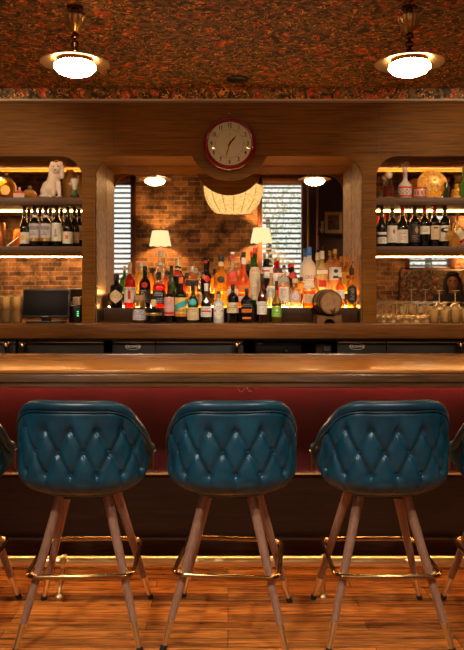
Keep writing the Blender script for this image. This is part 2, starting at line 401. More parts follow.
# trees seen through the window
leaf = foliage_mat()
def tree(x, y, h, label):
    t = thing('tree', label, 'tree', (x, y, 0), 0, 'trees outside the window')
    k = new(); tube(k, [(0, 0, 0), (.05, 0, h*.4), (0, .05, h*.75)], [.12, .09, .04], 8); obj('trunk', k, M['panelwood'], t)
    c = new()
    for i in range(1100):
        a, e, r = random.uniform(0, 2*PI), random.uniform(-1, 1), random.random() ** .4
        p = Vector((math.cos(a)*math.sqrt(1-e*e)*1.1*r, math.sin(a)*math.sqrt(1-e*e)*.8*r, h*.62 + e*h*.40*r))
        m_ = Matrix.Translation(p) @ Euler((random.uniform(0, 3), random.uniform(0, 3), random.uniform(0, 3))).to_matrix().to_4x4()
        vs = [c.verts.new(m_ @ Vector(q)) for q in ((-.055, 0, 0), (0, -.028, .006), (.055, 0, 0), (0, .028, .006))]
        c.faces.new(vs)
    o = obj('crown', c, leaf, t, smooth=False); return t
tree(.9, -5.2, 4.0, 'leafy green tree outside the middle blinded window')
tree(4.6, -5.6, 4.2, 'leafy green tree outside the right blinded window')

# ================================================================== BACK BAR
DF, DM = 5.0, 5.42                     # front plane of the joinery, mirror plane
ZC = 1.204                             # back counter height
XN0, XN1 = WX(95, DF), WX(362.5, DF)   # niche
XB0, XB1 = WX(82, DF), WX(376.3, DF)   # inner edges of side bays
XO = 2.93; ZO = 2.378; ZT = 2.752
bb = thing('back_bar', 'walnut back bar joinery with three rounded openings below the floral ceiling', 'bar cabinet', (0, DF, ZC))
RC = .155
ccx, ccz, ccr = WX(229.5, DF), WZ(139, DF), .2915
dx = math.sqrt(ccr**2 - (ZO-ccz)**2)
o_ = [(-3.1, ZC), (-3.1, ZT), (3.1, ZT), (3.1, ZC), (XO, ZC)]
o_ += arc(XO-RC, ZO-RC, RC, 0, 90); o_ += arc(XB1+RC, ZO-RC, RC, 90, 180); o_ += [(XB1, ZC), (XN1, ZC)]
o_ += arc(XN1-RC, ZO-RC, RC, 0, 90)
a0 = math.degrees(math.atan2(ZO-ccz, dx)); o_ += arc(ccx, ccz, ccr, a0, -180-a0, 28)
o_ += arc(XN0+RC, ZO-RC, RC, 90, 180); o_ += [(XN0, ZC), (XB0, ZC)]
o_ += arc(XB0-RC, ZO-RC, RC, 0, 90); o_ += arc(-XO+RC, ZO-RC, RC, 90, 180); o_ += [(-XO, ZC)]
b = new(); prism(b, o_, DF, DF+.03); obj('face_frame', b, M['walnut'], bb, world=True, smooth=False)
for xj in (WX(114, DF), WX(379, DF)):
    b = new(); box(b, xj-.0015, xj+.0015, DF-.0012, DF+.001, ZO+.0, ZT); obj('veneer_joint', b, M['riser'], bb, world=True)
for (x0, x1) in ((XB0+.0, XN0), (XN1, XB1), (-3.1, -XO), (XO, 3.1)):
    b = new(); box(b, x0, x1, DF+.03, DM, ZC, ZO+.04); obj('upright', b, M['walnut_v'], bb, world=True, smooth=False)
for (x0, x1, zz) in ((-3.1, XB0, ZO+.04), (XB0, XB1, ZO), (XB1, 3.1, ZO+.04)):
    b = new(); box(b, x0, x1, DF+.03, DM, zz, zz+.03); obj('soffit', b, M['walnut'], bb, world=True, smooth=False)
for (x0, x1) in ((XN0, XN0+.006), (XN1-.006, XN1)):
    b = new(); box(b, x0, x1, DF+.035, DM, ZC, ZO); obj('etched_panel', b, M['etched'], bb, world=True, smooth=False)
for (x0, x1) in ((-XO, XB0), (XB1, XO)):
    for (y0, y1) in ((197.2, 204.6), (246.3, 254.2)):
        b = new(); box(b, x0, x1, DF+.015, DM-.012, WZ(y1, DF+.01), WZ(y0, DF+.01), .002); obj('shelf', b, M['shelfwood'], bb, world=True)
        z = WZ(y1, DF+.01)
        b = new(); box(b, x0+.01, x1-.01, DM-.032, DM-.018, z-.006, z-.001); obj('light_strip', b, M['led'], bb, world=True)
    b = new(); box(b, x0+.01, x1-.01, DF+.036, DF+.050, ZO+.003, ZO+.009); obj('light_strip', b, M['led_cove'], bb, world=True)
    b = new(); box(b, x0, x1, DF+.03, DF+.060, ZO, ZO+.003); box(b, x0, x1, DF+.057, DF+.060, ZO+.003, ZO+.014); obj('light_cove', b, M['walnut'], bb, world=True)
for nm, x0, x1, lb in (('a', -XO+.005, XB0-.002, 'left bay'), ('b', XN0+.007, XN1-.007, 'arched central niche'), ('c', XB1+.002, XO-.005, 'right bay')):
    b = new(); box(b, x0, x1, DM, DM+.008, ZC+.003, ZO+(-.002 if nm == 'b' else .038))
    tag(obj('wall_mirror', b, M['mirror'], origin=((x0+x1)/2, DM, ZC+.003), smooth=False), 'large wall mirror at the back of the %s reflecting the brick room' % lb, 'mirror')
# back counter
bc = thing('back_counter', 'walnut back counter running under the bottles and shelves', 'counter', (0, 5.1, 1.09))
b = new(); box(b, -3.1, 3.1, 4.84, DM+.03, 1.105, ZC, .004); obj('counter_top', b, M['counter'], bc, world=True)
b = new(); box(b, -3.1, 3.1, 4.90, 4.93, 1.085, 1.106); obj('shadow_rail', b, M['black'], bc, world=True)
# stepped bottle risers in the niche
Z1, Z2 = WZ(308, 5.07), 1.408
rs = thing('bottle_riser', 'dark stepped wooden riser under the back rows of bottles', 'riser', (0, 5.2, ZC))
b = new(); box(b, XN0+.05, XN1-.02, 5.07, DM-.004, ZC, Z1, .002); obj('lower_step', b, M['riser'], rs, world=True)
b = new(); box(b, XN0+.05, XN1-.02, 5.222, DM-.004, Z1, Z2, .002); obj('upper_step', b, M['riser'], rs, world=True)
b = new(); box(b, XN0+.06, XN1-.03, 5.206, 5.221, Z1+.0005, Z1+.008); obj('light_strip', b, M['led_riser'], rs, world=True)
b = new(); box(b, XN0+.06, XN1-.03, 5.36, 5.375, Z2+.0005, Z2+.008); obj('light_strip', b, M['led_riser'], rs, world=True)

# undercounter equipment
DE = 4.90
def logo(parent, xc, zc, d, s=1.0):
    b = new()
    ring = [(xc+.052*s*math.cos(a*PI/18), d-.0006, zc+.021*s*math.sin(a*PI/18)) for a in range(36)]
    tube(b, ring, .0011*s, 6, closed=True)
    put_text(b, 'KROWNE', .025*s, lambda x, y: Vector((xc+x, d-.0016, zc+y)), sx=.95, bold=.0004)
    ball(b, (xc, d-.001, zc+.034*s), .003*s, 8)
    obj('logo_badge', b, P('badge_silver', (.85, .8, .75), .5, 0.0), parent, world=True)
def cooler(x0, x1, label, split=None, logo_x=None, handles=(), first=True):
    X0, X1 = WX(x0, DE), WX(x1, DE)
    t = thing('under_counter_cooler', label, 'cooler', ((X0+X1)/2, DE+.18, 0), 0, 'black under-counter coolers')
    b = new(); box(b, X0, X1, DE+.02, 5.35, .08, 1.082, .003); obj('cabinet', b, M['blackm'], t, world=True)
    b = new(); box(b, X0+.02, X1-.02, DE+.05, 5.33, 0, .08); obj('plinth', b, M['black'], t, world=True)
    cuts = [X0] + ([WX(split, DE)] if split else []) + [X1]
    for i in range(len(cuts)-1):
        b = new(); box(b, cuts[i]+.003, cuts[i+1]-.003, DE, DE+.02, .12, 1.065, .003); dr = obj('door', b, M['blackm'], t, world=True)
        b = new(); box(b, cuts[i]+.004, cuts[i+1]-.004, DE-.012, DE+.005, 1.068, 1.079, .002); obj('door_trim', b, M['brass_d'], dr, world=False).location = (-t.location.x, -t.location.y, -t.location.z)
    if logo_x: logo(t, WX(logo_x, DE), WZ(346.5, DE), DE)
    for hx in handles:
        hh = WX(hx, DE-.06); b = new()
        lathe(b, [(.006, 0), (.008, .04), (.010, .075), (.018, .085), (.020, .10), (.012, .115), (.017, .122), (.010, .13)], 14, hh, DE-.05, .955)
        cone(b, (hh, DE-.05, 1.06), (hh, DE, 1.06), .008, .008)
        ball(b, (hh-.018, DE-.05, 1.072), .007, 8); ball(b, (hh+.018, DE-.05, 1.072), .007, 8)
        obj('tap_handle', b, P('bright_copper', (.9, .62, .42), .16, 1.0), t, world=True)
    return t
cooler(-70, 16, 'black cooler at the far left with a brass tap handle', handles=(5.5,))
cooler(18, 104, 'black cooler with brass top trim below the payment screen', handles=(21.5,))
cooler(112, 243.5, 'wide black cooler with oval badge and tap handle below the left bottles', split=155.5, logo_x=133, handles=(237,))
cooler(337, 476, 'wide black cooler with oval badge under the right shelves', split=386.5, logo_x=357, handles=(461,))
# cash drawer
X0, X1 = WX(255, 4.98), WX(302, 4.98)
t = thing('cash_drawer', 'black metal cash drawer with small round key lock under the back counter', 'cash drawer', ((X0+X1)/2, 5.15, 0))
b = new(); box(b, X0, X1, 5.0, 5.34, .91, 1.075, .004); obj('housing', b, M['blackm'], t, world=True)
b = new(); box(b, X0+.006, X1-.006, 4.985, 5.0, .93, 1.045, .002); d = obj('drawer_front', b, M['black'], t, world=True)
b = new(); lathe(b, [(.009, 0), (.009, .008), (.005, .01)], 14, mat=Matrix.Translation((WX(286.5, 4.98), 4.986, WZ(351, 4.98))) @ Matrix.Rotation(PI/2, 4, 'X')); obj('key_lock', b, P('steel', (.7, .68, .66), .25, 1.0), t, world=True)
b = new(); box(b, X0+.02, X0+.055, 4.998, 5.001, 1.052, 1.062); obj('badge', b, M['paper'], t, world=True)
b = new(); box(b, X0-.01, X1+.22, 5.0, 5.34, .86, .905); box(b, X0, X0+.04, 5.02, 5.32, 0, .86); box(b, X1+.16, X1+.2, 5.02, 5.32, 0, .86)
tag(obj('equipment_shelf', b, M['blackm'], origin=((X0+X1)/2, 5.15, 0), smooth=False), 'black steel stand carrying the cash drawer beneath the counter', 'stand')
# small stack of printed cards
xc = WX(324, 4.99)
b = new(); box(b, xc-.055, xc+.055, 5.01, 5.03, .906, 1.048, .001, 0)
box(b, xc-.05, xc-.01, 5.006, 5.011, .99, 1.03, 0, 1); box(b, xc, xc+.045, 5.006, 5.011, 1.005, 1.035, 0, 3); box(b, xc-.03, xc+.02, 5.004, 5.011, .95, .985, 0, 2)
tag(obj('printed_card_box', b, [P('card_grey', (.12, .12, .13), .5), P('card_pink', (.55, .30, .28), .5), P('card_gold', (.6, .42, .10), .5), M['paper']], origin=(xc, 5.02, .906)), 'small colourful printed box beside the cash drawer', 'box')

# ------------------------------------------------------------------ clock
cx, cz, R = WX(229.7, 4.95), WZ(143.2, 4.95), .187
clk = thing('wall_clock', 'round red wall clock with cream dial on the walnut header', 'clock', (cx, DF, cz))
RX = Matrix.Rotation(PI/2, 4, 'X')
b = new(); lathe(b, [(.150, 0), (.172, .002), (.182, .010), (.187, .022), (.184, .036), (.174, .048), (.163, .054), (.156, .052), (.153, .046), (.153, .030), (0, .030)], 64, mat=RX); obj('case', b, P('red_enamel', (.20, .006, .012), .16, coat=.6), clk)
b = new(); lathe(b, [(.1525, .031), (.1525, .034), (0, .034)], 64, mat=RX); dial = obj('dial', b, P('cream_dial', (.80, .72, .50), .5), clk)
b = new()
for k in range(12):
    a = PI/2 - (k+1)*PI/6
    put_text(b, str(k+1), .042, lambda x, y: Vector((.127*math.cos(a)+x, -.0355, .127*math.sin(a)+y)), sx=.72, bold=.0012)
for k in range(60):
    a = k*PI/30
    if k % 5 == 0:
        q = bmesh.new(); box(q, -.0012, .0012, -.0352, -.0345, .099, .106); merge(b, q, Matrix.Rotation(a, 4, 'Y'))
tube(b, [(.099*math.cos(a*PI/36), -.0349, .099*math.sin(a*PI/36)) for a in range(72)], .0006, 4, closed=True)
put_text(b, 'A', .014, lambda x, y: Vector((x, -.0355, .07+y))); put_text(b, '.....', .014, lambda x, y: Vector((x, -.0355, .064+y)))
obj('numerals', b, P('black_ink', (.02, .02, .02), .6), dial)
def hand(nm, ang, L, w, m, y):
    q = bmesh.new(); A = [(-w, -.02), (w, -.02), (w*1.5, L*.55), (0, L), (-w*1.5, L*.55)]
    prism(q, A, -y-.001, -y); bb_ = new(); merge(bb_, q, Matrix.Rotation(math.radians(ang), 4, 'Y')); return obj(nm, bb_, m, clk, smooth=False)
hand('hour_hand', 40, .076, .0038, P('black_ink', (.02, .02, .02), .6), .037)
hand('minute_hand', 196, .107, .0028, P('dark_red_hand', (.22, .02, .015), .4), .039)
b = new(); lathe(b, [(.007, .034), (.007, .043), (0, .044)], 20, mat=RX); obj('hand_boss', b, M['bronze'], clk)
b = new(); lathe(b, [(.153, .046), (.12, .056), (.06, .062), (0, .064)], 48, mat=RX); obj('lens', b, LIQ('clear_lens', (1, 1, 1), 1.0, .02, .5), clk)
b = new(); ball(b, (WX(229, 5), DF-.002, WZ(113.5, 5)), .005, 10)
tag(obj('screw_cap', b, M['brass_d'], origin=(WX(229, 5), DF-.002, WZ(113.5, 5))), 'tiny screw head on the walnut header above the clock', 'screw')

# ------------------------------------------------------------------ pendants
def pendant():
    t = thing('pendant_lamp', '', 'ceiling lamp', (0, 0, CZ), 0, 'pendant lamps over the bar')
    b = new(); lathe(b, [(.012, -.126), (.020, -.120), (.038, -.100), (.051, -.074), (.056, -.050), (.050, -.046), (.02, -.044), (.0, -.044)], 40, ripple=(.05, 16)); obj('canopy', b, M['brass_d'], t)
    b = new(); lathe(b, [(.035, -.014), (.040, -.010), (.040, 0)], 32); cone(b, (0, 0, -.05), (0, 0, 0), .016, .02); obj('ceiling_rose', b, M['bronze'], t)
    b = new()
    for z, r in ((-.143, .021), (-.183, .021), (-.220, .019)): ball(b, (0, 0, z), (r, r, r*.92), 20)
    cone(b, (0, 0, -.25), (0, 0, -.12), .008, .008); obj('bead_stem', b, M['bronze'], t)
    b = new(); lathe(b, [(.020, -.224), (.045, -.241), (.10, -.254), (.168, -.274), (.170, -.278), (.165, -.279), (.10, -.261), (.05, -.250), (.0, -.247)], 56); obj('disc_shade', b, P('pendant_brass', (.50, .31, .14), .33, 1.0), t)
    b = new(); lathe(b, [(.088, -.279), (.090, -.258), (.0, -.254)], 40); obj('globe_collar', b, M['bronze'], t)
    b = new(); lathe(b, [(0, -.340), (.05, -.336), (.084, -.322), (.102, -.302), (.100, -.286), (.086, -.275), (0, -.27)], 72); obj('globe', b, M['globe'], t)
    return t
pd = pendant(); YP = 3.5
spots = [(-2.40, 'glowing brass disc pendant over the bar beyond the left edge, reflected beside the left shelves'), (WX(75, YP), 'brass disc pendant lamp with glowing globe, left of the clock'),
         (WX(409.5, YP), 'brass disc pendant lamp with glowing globe, right of the clock'), (2.60, 'glowing brass disc pendant lamp over the bar beyond the right edge')]
for i, (x, lb) in enumerate(spots):
    o = pd if i == 0 else dup(pd); o.location = (x, YP, CZ); o['label'] = lb
b = new(); lathe(b, [(.075, 0), (.075, -.006), (.062, -.014), (.03, -.018), (0, -.018)][::-1], 32)
o = tag(obj('ceiling_vent', b, M['black']), 'small dark round vent in the floral ceiling', 'vent'); o.location = (WX(237.5, 4.72), 4.72, CZ)

# ================================================================== FRONT BAR
bar = thing('bar_counter', 'long oak bar counter with red padded front and dark wood base', 'bar', (0, 3.9, 0))
YE = 3.42; ZB = 1.06
b = new(); box(b, -4.3, 4.3, YE, 4.17, ZB-.018, ZB, .006, seg=3); obj('bar_top', b, M['bartop'], bar, world=True)
pr = [(YE+.0, ZB-.018), (YE-.010, ZB-.020), (YE-.012, ZB-.024), (YE-.013, ZB-.055), (YE-.004, ZB-.059), (YE-.003, ZB-.064), (YE-.012, ZB-.068), (YE-.013, ZB-.079), (YE-.006, ZB-.083), (YE+.02, ZB-.084), (YE+.03, ZB-.018)]
b = new(); A = [b.verts.new((-4.3, y, z)) for y, z in pr]; B = [b.verts.new((4.3, y, z)) for y, z in pr]; n = len(pr)
b.faces.new(A); b.faces.new(B[::-1])
for i in range(n): b.faces.new((A[i], B[i], B[(i+1) % n], A[(i+1) % n]))
obj('edge_moulding', b, M['baredge'], bar, world=True, ang=60)
b = new(); box(b, -4.3, 4.3, 4.145, 4.175, ZB, ZB+.006, .002)
for i in range(420): ball(b, (-2.1+i*.01, 4.16, ZB+.007), .0042, 6)
obj('drip_rail', b, P('speckled_rail', (.55, .46, .36), .25, 1.0), bar, world=True)
b = new(); box(b, -4.3, 4.3, YE+.02, 4.16, ZB-.05, ZB-.0185); obj('underside', b, M['panelwood'], bar, world=True)
ZS = WZ(473, 3.86)
b = new(); box(b, -4.3, 4.3, 3.86, 3.92, ZS, ZB-.05, .012, seg=3); obj('padded_front', b, M['redvinyl'], bar, world=True)
b = new(); box(b, -4.3, 4.3, 3.845, 3.865, ZS-.007, ZS+.003, .002); obj('brass_strip', b, M['brass'], bar, world=True)
b = new(); box(b, -4.3, 4.3, 3.87, 3.92, .10, ZS-.007); obj('wood_panel', b, M['panelwood'], bar, world=True, smooth=False)
b = new(); box(b, -4.3, 4.3, 3.82, 3.92, .035, .10, .004); box(b, -4.3, 4.3, 3.83, 3.92, 0, .035); obj('plinth', b, M['panelwood'], bar, world=True)
b = new(); box(b, -4.3, 4.3, 3.93, 4.10, 0, ZB-.05); obj('carcass', b, M['black'], bar, world=True, smooth=False)
b = new(); box(b, -4.3, 4.3, 3.825, 3.84, ZB-.058, ZB-.0505); obj('light_strip', b, M['led_bar'], bar, world=True)
# purse hooks
for i, xh in enumerate((241.5, 250.5)):
    x = WX(xh, 3.45); b = new()
    tube(b, [(x-.016, 3.46, ZB-.084), (x-.015, 3.455, ZB-.096), (x-.008, 3.45, ZB-.105), (x, 3.45, ZB-.107), (x+.008, 3.45, ZB-.105), (x+.015, 3.455, ZB-.096), (x+.016, 3.46, ZB-.090)], .0028, 8)
    cone(b, (x-.016, 3.46, ZB-.088), (x-.016, 3.46, ZB-.050), .003, .003)
    tag(obj('purse_hook', b, M['brass'], origin=(x, 3.46, ZB-.05)), 'curled brass hook under the bar edge, %s one of the pair' % ('left' if i == 0 else 'right'), 'hook', 'brass hooks under the bar')
# foot rail
fr = thing('foot_rail', 'polished brass foot rail on brackets along the foot of the bar', 'foot rail', (0, 3.40, 0))
b = new(); tube(b, [(-4.3, 3.40, .147), (4.3, 3.40, .147)], .025, 20); obj('rail', b, M['brass'], fr, world=True)
for x in (-2.35, WX(62, 3.36), 1.9, WX(325, 3.36)):
    b = new(); tube(b, [(x, 3.40, .125), (x, 3.39, .09), (x-.008, 3.36, .04), (x-.01, 3.345, .014)], .009, 10)
    lathe(b, [(.022, .0), (.022, .006), (.012, .016)], 16, x-.01, 3.345, 0)
    lathe(b, [(.032, -.01), (.033, .01)], 20, mat=Matrix.Translation((x, 3.40, .147)) @ Matrix.Rotation(PI/2, 4, 'Y'))
    obj('rail_bracket', b, M['brass'], fr, world=True)

# ================================================================== BAR STOOLS
def plan(t, a, yb):
    """t in [-1,1] around the bucket: arm tip - back - arm tip; returns x, y, arc"""
    pts = []
    n = 40; y0 = yb + .25
    for i in range(n+1):
        th = -PI/2 + PI*i/n
        s, c = math.sin(th), math.cos(th)
        pts.append((a*math.copysign(abs(s)**.76, s), y0 - (y0-yb)*abs(c)**.76))
    pts = [(-a*1.0, .12), (-a*1.0, .06)] + pts + [(a*1.0, .06), (a*1.0, .12)]
    L = [0]
    for i in range(1, len(pts)): L.append(L[-1] + math.dist(pts[i], pts[i-1]))
    tot = L[-1]; s = (t+1)/2*tot
    for i in range(1, len(pts)):
        if s <= L[i] + 1e-9:
            k = (s-L[i-1])/max(1e-9, L[i]-L[i-1]); x = pts[i-1][0]*(1-k)+pts[i][0]*k; y = pts[i-1][1]*(1-k)+pts[i][1]*k
            return x, y, s - tot/2
    return pts[-1][0], pts[-1][1], tot/2
def sm(x): x = max(0, min(1, x)); return x*x*(3-2*x)
def ztop(y): return 1.003 - .070*sm((y+.25)/.13) - .165*sm((y+.21)/.29)
ZROW = (.893, .803, .713); CS = .103
def tuft(s, z):
    """inward depth of the buttoned upholstery"""
    A = s/CS - (ZROW[0]-z)/.18; B_ = s/CS + (ZROW[0]-z)/.18
    d = 0.0
    if ZROW[2]-.005 < z < ZROW[0]+.005:
        dA = abs(A-round(A)); dB = abs(B_-round(B_))
        d = .014*max(0, 1-dA/.27)**1.7
        d = max(d, .010*max(0, 1-dB/.27)**1.7)
    else:
        dV = abs(s/CS-round(s/CS)); f = max(0, 1-dV/.22)**2
        ed = 1 - sm((z-ZROW[0])/.075) if z > ROW0 else 1 - .5*sm((ZROW[2]-z)/.1)
        d = .0085*f*ed
    for i, zr in enumerate(ZROW):
        off = .5 if i == 1 else 0.0
        k = round(s/CS-off)+off
        r2 = (s-k*CS)**2 + (z-zr)**2
        d += .012*math.exp(-r2/(.016**2))
    return d
ROW0 = ZROW[0]
def make_stool():
    t = thing('bar_stool', '', 'bar stool', (0, 0, 0), 0, 'teal buttoned bar stools along the bar')
    st = bpy.data.objects.new('bucket_seat', None); COL.objects.link(st); st.parent = t
    NU, NV = 190, 64; YBK = -.262
    b = new(); G = []; 
    for i in range(NU+1):
        tt = -1 + 2*i/NU; col = []
        for j in range(NV+1):
            v = j/NV
            x, y, s = plan(tt, .262, YBK)
            zt = ztop(y) - .020; z = .622 + (zt-.622)*v
            # bottom curls under, back flares slightly
            k = 1 - .20*(max(0, 1-(z-.622)/.085))**2.2
            lean = .02*(z-.8)
            dirv = Vector((x/.262, (y-0)/.262 if y < 0 else 0, 0)); dirv = dirv.normalized() if dirv.length > 0 else Vector((0, -1, 0))
            e = sm((zt-z)/.03)*sm((z-.61)/.03)*sm((.375-abs(s))/.03)
            p = Vector((x*k, (y*k if y < 0 else y) - (lean if y < 0 else 0), z)) + dirv*(.016*e - (tuft(s, z) if abs(s) < .37 else 0)*e)
            col.append(b.verts.new(p))
        G.append(col)
    I = []
    for i in range(NU+1):
        tt = -1 + 2*i/NU; col = []
        for j in range(9):
            v = j/8
            x, y, s = plan(tt, .262, YBK); zt = ztop(y) - .020; z = .62 + (zt-.62)*v
            x2, y2 = x*.82, (y*.80 if y < 0 else y); col.append(b.verts.new((x2, y2, z)))
        I.append(col)
    for i in range(NU):
        for j in range(NV): b.faces.new((G[i][j], G[i+1][j], G[i+1][j+1], G[i][j+1]))
        for j in range(8): b.faces.new((I[i+1][j], I[i][j], I[i][j+1], I[i+1][j+1]))
        b.faces.new((G[i][NV], G[i+1][NV], I[i+1][8], I[i][8])); b.faces.new((G[i+1][0], G[i][0], I[i][0], I[i+1][0]))
    for i in (0, NU):
        b.faces.new(G[i] + I[i][::-1])
    obj('tufted_back', b, M['leather'], st, ang=80)
    # rolled rim
    b = new(); pts = []; rr = []
    for i in range(81):
        x, y, s = plan(-1+2*i/80, .257, YBK+.004); 
        if y > 0: pass
        pts.append((x, y-.004 if y < 0 else y, ztop(y)-.014)); rr.append(.0225)
    for q_, v_ in ((0, .006), (1, .014), (2, .019)): rr[q_] = rr[-1-q_] = v_
    tube(b, pts, rr, 14); obj('rolled_rim', b, M['leather_rim'], st, ang=80)
    b = new(); tube(b, [(p[0]*1.075, p[1]*1.075 if p[1] < 0 else p[1], p[2]-.020) for p in pts[1:-1]], .0035, 8); obj('piping', b, M['leather_rim'], st)
    for sg in (-1, 1):
        b = new(); x = sg*.262; tube(b, [(x, .128, .64), (x, .131, .70), (x, .130, ztop(.12)-.02)], .006, 8); obj('brass_edge', b, M['brass_d'], st)
    # base and cushion
    b = new(); lathe(b, [(.15, .598), (.165, .604), (.175, .618), (.175, .628)], 40, 0, -.01, 0, n=3.2); obj('seat_base', b, M['leather_rim'], st)
    b = new(); lathe(b, [(.18, .625), (.205, .64), (.208, .70), (.20, .735), (.17, .752), (.10, .758), (0, .76)], 40, 0, .0, 0, n=3.4); obj('seat_cushion', b, M['leather'], st, ang=80)
    bt = None
    # buttons on the outside of the back
    for i, zr in enumerate(ZROW):
        for k in ([-3, -2, -1, 0, 1, 2, 3] if i != 1 else [-2.5, -1.5, -.5, .5, 1.5, 2.5]):
            sv = k*CS
            if abs(sv) > .335: continue
            # invert arc -> t
            tot = plan(1, .262, YBK)[2]*2; tt = sv/(tot/2); x, y, s = plan(tt, .262, YBK)
            dirv = Vector((x/.262, y/.262 if y < 0 else 0, 0)).normalized(); k2 = 1
            p = Vector((x, y - .02*(zr-.8), zr)) + dirv*(-.008)
            if bt is None:
                q = new(); lathe(q, [(.0085, 0), (.0085, .003), (.006, .006), (0, .0072)], 14); bt = obj('button', q, M['leather_rim'], st); o = bt
            else:
                o = bt.copy(); COL.objects.link(o)
            o.location = p; o.rotation_euler = dirv.to_track_quat('Z', 'Y').to_euler()
    # legs
    lg = None
    for sx in (-1, 1):
        for sy in (-1, 1):
            p0 = Vector((sx*.25, sy*.25, .0)); p1 = Vector((sx*.095, sy*.095, .60))
            def at(z): return p0 + (p1-p0)*(z/.6)
            b = new(); cone(b, at(.115), at(.595), .0150, .0215, 20); L_ = obj('leg', b, M['legwood'], t)
            b = new(); cone(b, at(.020), at(.118), .0105, .0148, 18); obj('ferrule', b, M['brass'], L_)
            b = new(); cone(b, at(.0), at(.022), .0135, .0135, 14); obj('foot_cap', b, M['rubber'], L_)
    # foot ring
    pts = []; w, rad = .215, .045
    for (sx, sy, a0) in ((1, 1, 0), (-1, 1, 90), (-1, -1, 180), (1, -1, 270)):
        for k in range(7):
            a = math.radians(a0+15*k); pts.append((sx*(w-rad)+rad*math.cos(a), sy*(w-rad)+rad*math.sin(a), .295))
    b = new(); tube(b, pts, .010, 12, closed=True)
    obj('foot_ring', b, P('dark_brass_ring', (.42, .24, .09), .16, 1.0), t)
    for sx in (-1, 1):
        for sy in (-1, 1):
            b = new(); ball(b, (sx*.192, sy*.192, .295), .011, 10); obj('ring_bolt', b, M['brass'], t)
    b = new(); box(b, -.11, .11, -.11, .11, .575, .592, .004); obj('swivel_plate', b, M['black'], t)
    return t
stool = make_stool()
SX = [(-1.835, 2, 4), (-.606, 1.5, -4), (.012, -6, 4), (.648, 0, 5), (1.258, 1, -3)]
SX[0] = (-1.222, 2, 2)
slab = ['teal leather bar stool cut off by the left edge of the picture', 'teal buttoned leather bar stool on brown legs, left of the three in full view',
        'teal buttoned leather bar stool on brown legs, in the middle under the clock', 'teal buttoned leather bar stool on brown legs, right of the three in full view',
        'teal leather bar stool cut off by the right edge of the picture']
for i, (x, ra, rsd) in enumerate(SX):
    o = stool if i == 0 else dup(stool)
    o.location = (x, 3.075, 0); o.rotation_euler = (0, 0, math.radians(ra)); o['label'] = slab[i]
    for ch in o.children:
        if ch.name.startswith('bucket_seat'): ch.rotation_euler = (0, 0, math.radians(rsd-ra))

# ================================================================== BOTTLES
TIER = {'F': (5.005, ZC), 'M': (5.125, Z1), 'R': (5.295, Z2), 'L': (5.10, None)}
PROF = {  # (radius fraction, height fraction)
 'spirit': [(.9, 0), (1, .02), (1, .56), (.95, .61), (.72, .67), (.42, .72), (.36, .77), (.36, .98), (.33, 1)],
 'bordeaux': [(.9, 0), (1, .015), (1, .58), (.93, .63), (.66, .69), (.42, .73), (.38, .78), (.38, 1)],
 'burgundy': [(.9, 0), (1, .015), (1, .44), (.92, .52), (.70, .62), (.48, .70), (.38, .77), (.36, 1)],
 'broad': [(.94, 0), (1, .02), (1, .66), (.94, .70), (.6, .75), (.34, .79), (.30, .84), (.30, 1)],
 'long': [(.9, 0), (1, .02), (1, .47), (.85, .54), (.5, .62), (.36, .70), (.33, .80), (.31, 1)],
 'apoth': [(.95, 0), (1, .03), (1, .60), (.92, .67), (.5, .71), (.36, .74), (.42, .76), (.36, .80), (.36, 1)],
 'squat': [(.7, 0), (.95, .06), (1, .25), (.98, .42), (.8, .56), (.4, .64), (.28, .70), (.28, 1)],
 'drop': [(.8, 0), (1, .06), (1, .20), (.9, .40), (.6, .58), (.40, .68), (.36, .75), (.36, 1)],
 'jar': [(.9, 0), (1, .03), (1, .78), (.9, .84), (.72, .87), (.72, 1)],
}
def prof_r(pr, hf):
    for i in range(1, len(pr)):
        if hf <= pr[i][1]:
            k = (hf-pr[i-1][1])/max(1e-6, pr[i][1]-pr[i-1][1]); return pr[i-1][0]*(1-k)+pr[i][0]*k
    return pr[-1][0]
INK = {'k': P('ink_black', (.02, .02, .02), .5), 'w': M['paper'], 'c': P('label_cream', (.70, .56, .34), .55), 'r': P('label_red', (.62, .03, .02), .45), 'b': P('label_blue', (.03, .14, .45), .45),
       't': P('label_teal', (.05, .42, .50), .5), 'g': P('label_gold', (.62, .38, .10), .35, .6), 'o': P('label_orange', (.75, .20, .03), .5), 'y': P('label_yellow', (.80, .58, .12), .5),
       'n': P('label_green', (.22, .55, .06), .5), 'G': P('label_grey', (.33, .33, .34), .5), 'v': P('label_navy', (.02, .02, .12), .4), 'p': P('label_pink', (.70, .42, .40), .5),
       's': P('label_silver', (.62, .62, .60), .35, .5), 'd': P('label_dark', (.035, .03, .03), .45), 'm': P('label_mauve', (.60, .58, .66), .5), 'a': P('cork', (.50, .30, .14), .7)}
IK = list(INK.keys()); IM = [INK[k] for k in IK]
